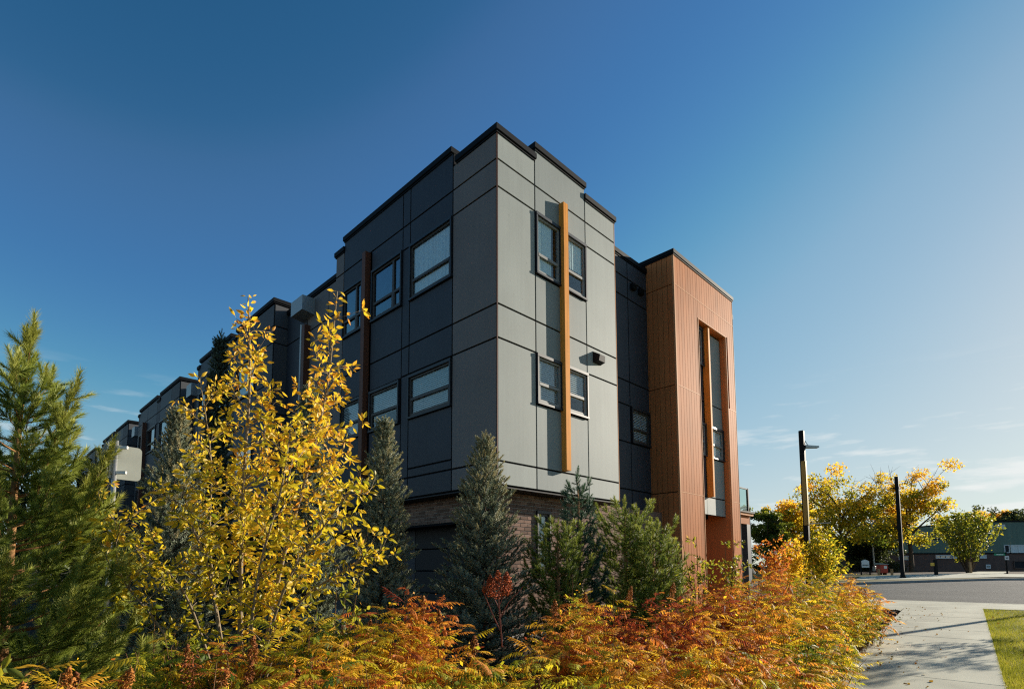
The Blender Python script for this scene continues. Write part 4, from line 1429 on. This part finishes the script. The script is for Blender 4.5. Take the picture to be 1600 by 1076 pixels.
# ------------------------------------------------------------------ leafy saplings and small shrubs
def leafy(name, label, px, d, top_py, halfw, mat, nstem=5, nleaf=420, leaf=.06, tint=(.5, .2), barkm='cane', group=None, cat='shrub', spread=.6, npart=0, start=.25, z0=0.0):
    base = gnd(px, d)
    H = at(px, top_py, d)[2] - base[2]
    root = empty(name, base, label, cat, group)
    wood = MB()
    LP, LD = [], []
    per = nleaf // nstem
    for k in range(nstem):
        az = RNG.uniform(0, 6.28); o = np.array([math.cos(az), math.sin(az), 0])
        hh = H * RNG.uniform(.72, 1.0) if k else H
        r = halfw * RNG.uniform(.3, 1) * (spread if k else .15)
        pa = curve([np.array([0, 0, -.05]), o * r * .4 + np.array([0, 0, hh * .5]), o * r + np.array([0, 0, hh])], 8)
        wood.tube(pa[::2], [.012 * (1 - .85 * i / 8) * H / 2 + .001 for i in range(len(pa[::2]))], 5)
        nb = max(4, per // 14)
        for j in range(nb):
            u = start + (1 - start) * (j + RNG.uniform(0, .7)) / nb
            i = int(u * (len(pa) - 1))
            a2 = j * 2.4 + RNG.uniform(-.4, .4)
            oo = np.array([math.cos(a2), math.sin(a2), 0])
            L = halfw * (1.05 - .75 * u) * RNG.uniform(.35, .9)
            q = pa[i] + oo * L + np.array([0, 0, L * .7])
            wood.tube([pa[i], (pa[i] + q) / 2 + np.array([0, 0, .02]), q], [.004 * H / 2, .003 * H / 2, .001], 4)
            m = max(3, per // nb)
            for s in range(m):
                f = .2 + .8 * s / m
                dr = unit(RNG.normal(0, .8, 3) + oo * .5 + np.array([0, 0, -.1]))
                LP.append(pa[i] + (q - pa[i]) * f + dr * leaf * .4 + RNG.normal(0, leaf * .25, 3)); LD.append(dr)
    wood.build('stem', MT[barkm], root)
    P, Dv = np.array(LP), np.array(LD)
    Tn = np.clip(tint[0] + RNG.normal(0, tint[1], len(P)), 0, 1)
    fol = Foliage()
    w = RNG.integers(0, len(LEAF), len(P))
    for i in range(len(LEAF)):
        s = w == i
        fol.add(LEAF[i], P[s], Dv[s], leaf * RNG.uniform(.7, 1.25, s.sum()), Tn[s])
    fol.build('foliage', mat, root)
    return root


leafy('leafy_sapling', 'slender yellow green sapling at the foot of the timber tower', 1090, 9.6, 838, .55, LM['green'], 6, 620, .07, (.62, .18))
leafy('leafy_sapling', 'bushy yellow green sapling right of the tower leg', 1135, 9.8, 838, .50, LM['green'], 6, 560, .07, (.55, .2))
leafy('leafy_sapling', 'thin upright sapling with pale green leaves before the low pine', 897, 6.0, 898, .22, LM['green'], 3, 150, .06, (.6, .15))
leafy('leafy_sapling', 'low green leafed shrub under the yellow tree and dark pine', 250, 3.9, 970, .45, LM['green'], 6, 520, .055, (.45, .2))
leafy('leafy_sapling', 'green yellow shrub beneath the right side of the yellow tree', 520, 4.5, 920, .5, LM['green'], 6, 560, .06, (.55, .2))
leafy('leafy_sapling', 'shrub with a few broad green leaves at the far left edge', -12, 2.7, 965, .22, LM['green'], 3, 60, .07, (.5, .2))
leafy('bronze_shrub', 'bronze red shrub between the porch and the first lamp post', 1212, 16, 838, .9, LM['shrub'], 7, 1100, .09, (.78, .12))
leafy('round_shrub', 'green and gold shrub right behind the first lamp post', 1290, 21, 828, 1.35, LM['autumn'], 8, 2200, .13, (.36, .2))
leafy('round_shrub', 'orange tipped shrub left of the first lamp post', 1248, 22, 838, 1.1, LM['autumn'], 7, 1300, .13, (.66, .2))

# red seed-head sapling
rs = gnd(778, 4.7)
root = empty('seed_head_sapling', rs, 'bare red stemmed sapling topped with rusty seed head before dark spruce', 'shrub')
wd = MB()
def q_(px, py): return at(px, py, 4.7) - rs
wd.tube([q_(785, 1010), q_(781, 960), q_(778, 915), q_(780, 890)], [.007, .006, .004, .002], 5)
wd.tube([q_(782, 985), q_(768, 955), q_(756, 925), q_(757, 905)], [.005, .004, .003, .002], 5)
wd.tube([q_(782, 965), q_(795, 940), q_(812, 922), q_(818, 915)], [.005, .004, .003, .002], 5)
wd.tube([q_(780, 950), q_(770, 930), q_(760, 915)], [.004, .003, .002], 5)
wd.tube([q_(781, 945), q_(790, 920), q_(792, 900)], [.004, .003, .002], 5)
wd.build('stem', MT['redcane'], root)
for (px, py, L, W) in ((778, 935, .24, .075), (792, 930, .20, .06), (766, 932, .18, .05), (757, 925, .05, .02)):
    seed_head(root, at(px, py, 4.7), np.array([0, 0, 1.0]), L, W, LM['redseed'], .6, n=330)


# ------------------------------------------------------------------ background trees
CLUMP = (np.array([[-.5, 0, -.2], [.45, .1, -.3], [.5, 0, .35], [-.4, .12, .5], [0, -.25, .1]]), np.array([[0, 1, 4], [1, 2, 4], [2, 3, 4], [3, 0, 4]]))


def big_tree(name, label, px, d, base_py, top_py, halfw, mat, tint, n=9000, leaf=.20, trunk_h=.28, barkm='bark', limbs=9, twigs=0, group='trees across the road', dome=1.0, low=.30):
    x_, y_, _ = at(px, 884, d)
    base = np.array([x_, y_, at(px, base_py, d)[2]])
    base[2] = gz(x_) + .05
    H = at(px, top_py, d)[2] - base[2]
    root = empty(name, base, label, 'tree', group)
    wood = MB()
    tr = .026 * H
    wood.tube(curve([(0, 0, -.3), (.02 * H, 0, H * .22), (-.01 * H, .01 * H, H * .5), (.01 * H, 0, H * .82)], 5), list(np.linspace(tr, tr * .2, 16)), 8)
    cl = []
    for k in range(limbs):
        az = k * 2.4 + RNG.uniform(-.4, .4); o = np.array([math.cos(az), math.sin(az), 0])
        zs = H * (trunk_h + (.45 * k / limbs))
        L = halfw * RNG.uniform(.65, 1.0)
        e = o * L + np.array([0, 0, min(H * .92, zs + L * RNG.uniform(.5, 1.2))])
        pa = curve([np.array([0, 0, zs]), o * L * .45 + np.array([0, 0, zs + L * .45]), e], 6)
        wood.tube(pa, list(np.linspace(tr * .45, tr * .06, len(pa))), 6)
        for q in range(6):
            i = RNG.integers(4, len(pa))
            f = pa[i] + RNG.normal(0, halfw * .22, 3) + np.array([0, 0, halfw * .1])
            wood.tube([pa[i], (pa[i] + f) / 2 + np.array([0, 0, .05 * halfw]), f], [tr * .14, tr * .09, tr * .03], 4)
            cl.append((f, halfw * RNG.uniform(.14, .27)))
    for k in range(20):
        az, u = RNG.uniform(0, 6.28), RNG.uniform(low, .96)
        r = halfw * math.sin(math.pi * min(.97, (.25 + .7 * (u - low) / (1 - low)))) ** .6 * math.sqrt(RNG.uniform(.1, 1)) * dome
        cl.append((np.array([r * math.cos(az), r * math.sin(az), H * u * .95]), halfw * RNG.uniform(.16, .34)))
    for k in range(twigs):
        az = RNG.uniform(0, 6.28); o = np.array([math.cos(az), math.sin(az), 0])
        p = o * halfw * .5 + np.array([0, 0, H * .75]); e = o * halfw * RNG.uniform(.8, 1.15) + np.array([0, 0, H * RNG.uniform(.95, 1.08)])
        wood.tube([p, (p + e) / 2 + RNG.normal(0, .1, 3), e], [tr * .12, tr * .08, tr * .03], 4)
        for q in range(3):
            f = (p + e) / 2 + (e - p) * RNG.uniform(0, .4)
            wood.tube([f, f + RNG.normal(0, .5, 3) + np.array([0, 0, .5])], [tr * .06, tr * .02], 4)
    wood.build('trunk', MT[barkm], root, True)
    w = np.array([c[1] ** 2 for c in cl]); w /= w.sum()
    n = int(n * 1.7); leaf = leaf * .72
    ci = RNG.choice(len(cl), n, p=w)
    C0 = np.array([c[0] for c in cl])[ci]; R0 = np.array([c[1] for c in cl])[ci]
    dirs = unit(RNG.normal(0, 1, (n, 3)))
    P = C0 + dirs * (R0 * RNG.uniform(.25, 1.05, n))[:, None] * np.array([1.15, 1.15, .8])
    ct = RNG.normal(0, tint[1], len(cl))[ci]
    Tn = np.clip(tint[0] + ct + RNG.normal(0, tint[1] * .5, n) + tint[2] * (P[:, 2] / H - .5), 0, 1)
    fol = Foliage()
    fol.add(CLUMP, P, RNG.normal(0, 1, (n, 3)), .8 * leaf * RNG.uniform(.6, 1.3, n), Tn)
    fol.build('crown', mat, root)
    return root


big_tree('maple_tree', 'yellow tree with bare top twigs behind the first lamp post', 1318, 52, 884, 752, 3.7, LM['autumn'], (.38, .17, .4), 5500, .30, twigs=8, limbs=10)
big_tree('maple_tree', 'tall golden tree directly behind the second lamp post', 1424, 54, 888, 740, 3.5, LM['autumn'], (.36, .17, .6), 6000, .28, twigs=9, limbs=11)
big_tree('broad_tree', 'olive orange tree between porch and first lamp post', 1243, 58, 884, 790, 3.2, LM['autumn'], (.40, .14, .4), 6500, .32, low=.12)
big_tree('broad_tree', 'dark green tree just right of the porch', 1200, 55, 884, 795, 2.4, LM['green'], (.28, .15, .2), 5500, .30, low=.08)
big_tree('broad_tree', 'small yellow tree behind the vase shaped tree', 1552, 88, 884, 797, 3.4, LM['autumn'], (.72, .12, .1), 5000, .42)
big_tree('broad_tree', 'dark tree top behind the green building at right edge', 1604, 84, 884, 800, 4.0, LM['darkgreen'], (.4, .15, .2), 4000, .45)
big_tree('broad_tree', 'shadowy green shrub mass under the yellow trees', 1368, 58, 888, 838, 2.6, LM['darkgreen'], (.35, .15, .4), 5200, .28, low=.05)
big_tree('broad_tree', 'dark shrub behind the white notice board', 1335, 60, 888, 845, 2.2, LM['darkgreen'], (.25, .12, .3), 4200, .28, low=.05)
big_tree('broad_tree', 'golden leaved tree low between the two lamp posts', 1378, 66, 888, 800, 2.6, LM['autumn'], (.5, .14, .2), 4200, .32, low=.2)

big_tree('broad_tree', 'dark hedge tree far behind the left pine', 30, 34, 884, 760, 5.0, LM['darkgreen'], (.3, .15, .2), 6000, .4, low=.05, group='dark trees behind the left pine')
big_tree('broad_tree', 'dark tree at the far end of the lane by the row of blocks', 118, 52, 884, 775, 5.0, LM['darkgreen'], (.35, .15, .2), 5000, .5, low=.05, group='dark trees behind the left pine')

# vase shaped many-stemmed tree
x_, y_, _ = at(1513, 884, 46)
vb = np.array([x_, y_, gz(x_) + .1])
root = empty('vase_shaped_tree', vb, 'many stemmed vase shaped green tree before the green building', 'tree', 'trees across the road')
H = at(1513, 788, 46)[2] - vb[2]
wd = MB(); LP, LD = [], []
for k in range(26):
    az = k * 2.4; rr = 2.3 * math.sqrt((k + .5) / 26)
    o = np.array([math.cos(az), math.sin(az), 0])
    h = H * (1.0 - .30 * (rr / 2.3) ** 2) * RNG.uniform(.9, 1.0)
    pa = curve([o * .12 + [0, 0, -.1], o * rr * .42 + [0, 0, h * .42], o * rr * .85 + [0, 0, h * .8], o * rr + [0, 0, h]], 6)
    wd.tube(pa[::2], list(np.linspace(.05, .006, len(pa[::2]))), 5)
    for j in range(120):
        u = .22 + .78 * RNG.uniform(0, 1) ** .8
        i = int(u * (len(pa) - 1))
        LP.append(pa[i] + RNG.normal(0, .17, 3)); LD.append(RNG.normal(0, 1, 3) + [0, 0, .7])
wd.build('trunk', MT['bark'], root)
P = np.array(LP); n = len(P)
fol = Foliage()
fol.add(CLUMP, P, np.array(LD), .17 * RNG.uniform(.6, 1.3, n), np.clip(.42 + .2 * P[:, 2] / H + RNG.normal(0, .17, n), 0, 1))
fol.build('crown', LM['green'], root)

# small street tree and lamp standing on the lawn to the right; their shadows cross the pavement
tb = np.array([12.6, -8.31, gz(12.6)])
root = empty('street_sapling', tb, 'small leafy street tree on the lawn whose shadow falls on the pavement', 'tree')
wd = MB().tube([(0, 0, -.1), (.02, 0, 1.8), (0, .02, 3.5)], [.03, .022, .006], 7)
LP = []
for k in range(16):
    az = k * 2.4; z = 1.75 + 1.6 * k / 16; L = 1.0 * (1 - .5 * k / 16)
    e = np.array([math.cos(az) * L, math.sin(az) * L, z + .35 * L])
    wd.tube([(0, 0, z), tuple(e)], [.008, .002], 4)
    for j in range(85): LP.append(np.array([0, 0, z]) + (e - [0, 0, z]) * RNG.uniform(.3, 1.05) + RNG.normal(0, .07, 3))
wd.build('trunk', MT['bark'], root)
fol = Foliage(); P = np.array(LP)
fol.add(LEAF[0], P, RNG.normal(0, 1, P.shape), .085, RNG.uniform(.3, .8, len(P)))
fol.build('crown', LM['yellow'], root)


# ------------------------------------------------------------------ street furniture
def lamp_post(base, H, label, head_dir, cover=False, w=.10, head=True):
    r = empty('lamp_post', base, label, 'lamp post', 'black street lamp posts')
    mb = MB()
    mb.tube([(0, 0, -.1), (0, 0, .06)], [.20, .20], 12); mb.tube([(0, 0, .06), (0, 0, .28)], [.17, .12], 12)
    for k in range(4):
        a = k * math.pi / 2 + .78
        mb.tube([(.15 * math.cos(a), .15 * math.sin(a), .06), (.15 * math.cos(a), .15 * math.sin(a), .11)], .018, 6)
    mb.build('base', MT['black'], r)
    MB().tbox(-w, w, -w, w, .2, H, .02).build('pole', MT['black'], r)
    hd = unit(np.array([head_dir[0], head_dir[1], 0]))
    if cover:
        MB().tbox(-w - .012, w * .3, -w - .03, -w - .004, H * .42, H * .81, .006).build('cover_strip', MT['gold'], r)
        MB().tbox(-w - .03, -w - .004, -w, w * .5, H * .42, H * .81, .006).build('cover_strip', MT['gold'], r)
        s = hd * 1.0
        MB().tube([tuple(hd * w + [0, 0, H * .43]), tuple(hd * 1.05 + [0, 0, H * .435])], .022, 6).build('banner_arm', MT['galv'], r)
    if head:
        hz = H * .90
        MB().tube([tuple(hd * w * .8 + [0, 0, hz + .35]), tuple(hd * (w + .16) + [0, 0, hz + .06])], .015, 6).build('brace', MT['galv'], r)
        sd = np.array([-hd[1], hd[0], 0])
        mb = MB()
        a, b = hd * w * .9, hd * (w + .58)
        pts = [a + sd * .13, a - sd * .13, b - sd * .10, b + sd * .10]
        mb.V += [tuple(p + np.array([0, 0, hz - .05])) for p in pts] + [tuple(p * 1.0 + np.array([0, 0, hz + (.06 if i < 2 else .02)])) for i, p in enumerate(pts)]
        mb.F += [(3, 2, 1, 0), (4, 5, 6, 7), (0, 1, 5, 4), (1, 2, 6, 5), (2, 3, 7, 6), (3, 0, 4, 7)]
        mb.build('lamp_head', MT['galv'], r)
    else:
        MB().tbox(-w - .02, w + .02, -w - .02, w + .02, H * .875, H * .90, .01).build('collar', MT['black'], r)
        MB().tube([tuple(-hd * .45 + [0, 0, H * .885]), tuple([0, 0, H * .885])], .03, 6).build('camera_arm', MT['black'], r)
    return r


lb = gnd(1263, 23.4)
lamp_post(lb, at(1253, 668, 23.4)[2] - lb[2], 'tall black lamp post with gold strip and lamp head near the porch', (CR[0], CR[1]), True, .098)
lb = gpix(1411, 904.5); lb[2] += .1
d2 = float((lb - CAM) @ CF)
lamp_post(lb, at(1403, 742, d2)[2] - lb[2], 'black lamp post on flared base across the road before golden tree', (CR[0], CR[1]), False, .11, False)
lamp_post(np.array([18.1, -8.14, gz(18.1)]), 7.1, 'lamp post by the kerb at the right whose thin shadow crosses the pavement', (-1, 0), False, .075, False)

# cobra lamp far away
x_, y_, _ = at(1366, 884, 56)
r = empty('cobra_lamp', (x_, y_, gz(x_) + .1), 'slim grey cobra head street lamp among the far trees', 'lamp post')
H = at(1366, 825, 56)[2] - gz(x_)
hd = np.array([CR[0], CR[1], 0])
pts = [np.array([0, 0, 0]), np.array([0, 0, H * .7]), np.array([0, 0, H]), hd * .25 + [0, 0, H + .55], hd * .65 + [0, 0, H + .85], hd * 1.05 + [0, 0, H + .95]]
MB().tube(curve(pts, 5), .07, 6).build('pole', MT['galv'], r, True)
MB().tbox(-.13, .13, -.13, .13, -.05, .45, .03).build('base', MT['galv'], r)
o = MB().tbox(-.28, .28, -.1, .1, -.05, .07, .03).build('lamp_head', MT['galv'], r)
o.location = Vector(hd * 1.25 + [0, 0, H + .93]); o.rotation_euler = (0, 0, math.atan2(CR[1], CR[0]))


def facing(px, d, py_base):
    """base point and heading for a flat thing turned towards the pavement"""
    x_, y_, _ = at(px, 884, d)
    z = max(gz(x_), at(px, py_base, d)[2])
    return np.array([x_, y_, gz(x_) + .1])


RZ = math.atan2(CR[1], CR[0])


def place(o, p, rz=RZ):
    o.location = Vector(p); o.rotation_euler = (0, 0, rz); return o


def px_m(n, d): return n / FPX * d


# white notice board
d = 47
r = place(empty('notice_board', label='white arched notice board on two dark posts under trees', cat='sign'), facing(1352, d, 895))
z0 = at(1352, 886, d)[2] - r.location.z; z1 = at(1352, 874.5, d)[2] - r.location.z
wv = px_m(6.8, d)
mb = MB()
outl = [(-wv, z0), (wv, z0), (wv, z1 - .12), (wv * .5, z1 - .02), (0, z1 + .05), (-wv * .5, z1 - .02), (-wv, z1 - .12)]
mb.V += [(x, -.03, z) for x, z in outl] + [(x, .03, z) for x, z in outl]
m = len(outl)
mb.F += [tuple(range(m)), tuple(range(m, 2 * m))[::-1]] + [(i, i + m, (i + 1) % m + m, (i + 1) % m) for i in range(m)]
mb.build('board', MT['white'], r)
for q in (.36, .26):
    box('text_line', MT['black'] if q > .3 else MT['alu'], r, -wv * .7, wv * .7, -.036, -.031, z0 + q * (z1 - z0) - .03, z0 + q * (z1 - z0) + .02)
for sx in (-wv, wv): box('post', MT['black'], r, sx - .04, sx + .04, -.04, .04, -.2, z1 - .1)
# red kiosk box
r = place(empty('red_box', label='small red newspaper box with white panel beside notice board', cat='box'), facing(1378, d, 896))
hh = px_m(14, d)
MB().tbox(-.30, .30, -.28, .28, .05, hh, .04).build('cabinet', MT['red'], r)
box('window_panel', MT['white'], r, -.02, .22, -.295, -.281, hh * .55, hh * .85)
mb = MB(); mb.V += [(-.42, -.38, hh - .02), (.36, -.38, hh + .0), (.36, .34, hh + .0), (-.42, .34, hh - .02), (-.42, -.36, hh + .14), (.36, -.36, hh + .04), (.36, .34, hh + .04), (-.42, .34, hh + .14)]
mb.F += [(3, 2, 1, 0), (4, 5, 6, 7), (0, 1, 5, 4), (1, 2, 6, 5), (2, 3, 7, 6), (3, 0, 4, 7)]
mb.build('lid', MT['alu'], r)
for sx in (-.2, .2): box('foot', MT['black'], r, sx - .04, sx + .04, -.2, .2, -.1, .05)
for i, (px, h, lab) in enumerate(((1372.5, 8, 'short orange timber post left of the red box'), (1393, 8, 'short orange timber post right of the red box'), (1516, 17, 'pale timber post at the foot of the vase shaped tree'))):
    r = place(empty('timber_post', label=lab, cat='post', group='short timber posts across the road'), facing(px, 45, 895))
    MB().tbox(-.07, .07, -.07, .07, -.2, px_m(h, 45), .015).build('shaft', MT['post'], r)
    MB().tbox(-.08, .08, -.08, .08, px_m(h, 45) + .002, px_m(h, 45) + .03, .01).build('cap', MT['post'], r)
# dark bollard with little yellow plate
r = place(empty('marker_post', label='dark post with small yellow plate left of the vase shaped tree', cat='post'), facing(1462, 42, 895))
MB().tbox(-.09, .09, -.09, .09, -.2, px_m(24, 42), .02).build('shaft', MT['black'], r)
box('plate', MT['yellow'], r, -.40, -.10, -.03, -.01, px_m(14, 42), px_m(19, 42)); box('bracket', MT['black'], r, -.10, .0, -.012, .0, px_m(15, 42), px_m(16.5, 42))
# street name sign
r = place(empty('street_sign', label='green street name blade and white plate on dark post at right', cat='sign'), facing(1573, 44, 893))
zb = at(1573, 893, 44)[2]
hz = at(1573, 862, 44)[2] - r.location.z
MB().tube([(0, 0, -.2), (0, 0, hz)], .06, 8).build('pole', MT['black'], r)
b = box('name_blade', MT['green'], r, -px_m(18, 44), -.02, -.015, .015, hz - .28, hz - .10)
box('name_lettering', MT['white'], r, -px_m(15, 44), -.2, -.019, -.0155, hz - .22, hz - .16)
box('plate', MT['white'], r, -.16, .16, -.09, -.062, hz - .62, hz - .30)
box('plate_mark', MT['black'], r, -.10, .10, -.094, -.0905, hz - .50, hz - .42)

# the two road signs seen from behind, left
sb_ = gnd(170, 6.0)
r = empty('road_signs', sb_, 'two blank grey road sign backs on a steel post left of yellow tree', 'sign')
ztop = at(184, 684, 6.0)[2] - sb_[2]
MB().tube([(0, 0, -.2), (0, 0, ztop)], .024, 10).build('post', MT['galv'], r, True)


def sign_plate(w, h, rz, zc, off, name='sign_plate'):
    mb = MB()
    rad, outl = .045, []
    for cx, cz, a0 in ((w / 2 - rad, h / 2 - rad, 0), (-w / 2 + rad, h / 2 - rad, 90), (-w / 2 + rad, -h / 2 + rad, 180), (w / 2 - rad, -h / 2 + rad, 270)):
        for k in range(5):
            a = math.radians(a0 + 22.5 * k); outl.append((cx + rad * math.cos(a), cz + rad * math.sin(a)))
    m = len(outl)
    mb.V += [(x, -.003, z) for x, z in outl] + [(x, .003, z) for x, z in outl]
    mb.F += [tuple(range(m)), tuple(range(m, 2 * m))[::-1]] + [(i, i + m, (i + 1) % m + m, (i + 1) % m) for i in range(m)]
    o = mb.build(name, MT['alu'], r)
    o.location = (off[0], off[1], zc); o.rotation_euler = (0, 0, rz)
    return o


zc = ztop - .22
rr_ = np.array([CR[0], CR[1]]); ff_ = np.array([CF[0], CF[1]])
sign_plate(.27, .38, RZ + .95, zc - .02, rr_ * .078 + ff_ * .09)
sign_plate(.26, .38, RZ - .95, zc + .01, -rr_ * .105 + ff_ * .03)
for dz in (-.14, .14):
    o = MB().tbox(-.12, .10, -.012, .012, -.018, .018, .003).build('bracket', MT['galv'], r); o.location = (float(rr_[0] * .03), float(rr_[1] * .03), zc + dz); o.rotation_euler = (0, 0, RZ)
o = MB().tbox(-.012, .012, -.012, .012, -.2, .2, .003).build('stiffener', MT['galv'], r); o.location = (float(-rr_[0] * .05), float(-rr_[1] * .05), zc)

# ------------------------------------------------------------------ green building across the road
dB = 62
r = place(empty('green_building', label='low green clad building with brown lower wall across the road', cat='building'), facing(1500, dB, 892))
zb = r.location.z
def hx(px): return px_m(px - 1500, dB) * 1.0
def hz_(py): return at(1500, py, dB)[2] - zb
L0, L1 = hx(1330), hx(1720)
zsp, zt1, zt2 = hz_(864), hz_(842), hz_(815)
xs_ = hx(1556)
box('lower_wall', MT['brownwall'], r, L0, L1, 0, 12, -.5, zsp)
box('upper_wall', MT['greenwall'], r, L0 - .05, hx(1524), -.05, 12, zsp + .003, zt1)
box('upper_wall', MT['greenwall'], r, hx(1524), L1 + .05, -.06, 12, zsp + .003, zt2)
box('band', MT['coping'], r, L0 - .1, L1 + .1, -.10, 12.1, zsp - .06, zsp + .06)
box('parapet_cap', MT['coping'], r, L0 - .1, hx(1524) - .01, -.12, 12.1, zt1 + .002, zt1 + .12)
box('parapet_cap', MT['coping'], r, hx(1524) - .05, L1 + .1, -.13, 12.1, zt2 + .002, zt2 + .14)


def gwin(p0, p1, q0, q1, pane='curtain', nm=1, fr='white'):
    w = empty('window', parent=r)
    x0, x1, z0, z1 = hx(p0), hx(p1), hz_(q1), hz_(q0)
    mb = MB(); t = .07
    mb.box(x0, x1, -.16, -.0, z1 - t, z1); mb.box(x0, x1, -.16, -.0, z0, z0 + t); mb.box(x0, x0 + t, -.155, 0, z0 + t, z1 - t); mb.box(x1 - t, x1, -.155, 0, z0 + t, z1 - t)
    for k in range(1, nm): xx_ = x0 + (x1 - x0) * k / nm; mb.box(xx_ - t / 2, xx_ + t / 2, -.15, 0, z0 + t, z1 - t)
    mb.build('frame', MT[fr], w)
    box('pane', MT[pane], w, x0 + t, x1 - t, -.10, -.07, z0 + t, z1 - t)


gwin(1462, 1486, 866.5, 872.0, 'glasssky', 3); gwin(1488, 1500, 866.5, 872, 'curtain', 2); gwin(1530, 1541, 866.5, 872, 'curtain', 2)
gwin(1550, 1557, 815.8 + 1.5, 836, 'curtain', 1, 'greenwall'); gwin(1558, 1576, 817.5, 828, 'curtain', 1, 'greenwall')
gwin(1570, 1578, 851, 863.5, 'room', 1); gwin(1580, 1604, 851, 863.5, 'curtain', 2)
gwin(1583, 1600, 876, 888, 'room', 1, 'brownwall'); gwin(1404, 1420, 868, 874, 'glasssky', 2)
box('wall_notice', MT['white'], r, hx(1540), hx(1547), -.08, -.02, hz_(888), hz_(881.5))
box('notice_print', MT['alu'], r, hx(1541.2), hx(1545.8), -.086, -.0805, hz_(886), hz_(883.5))

build_backings()
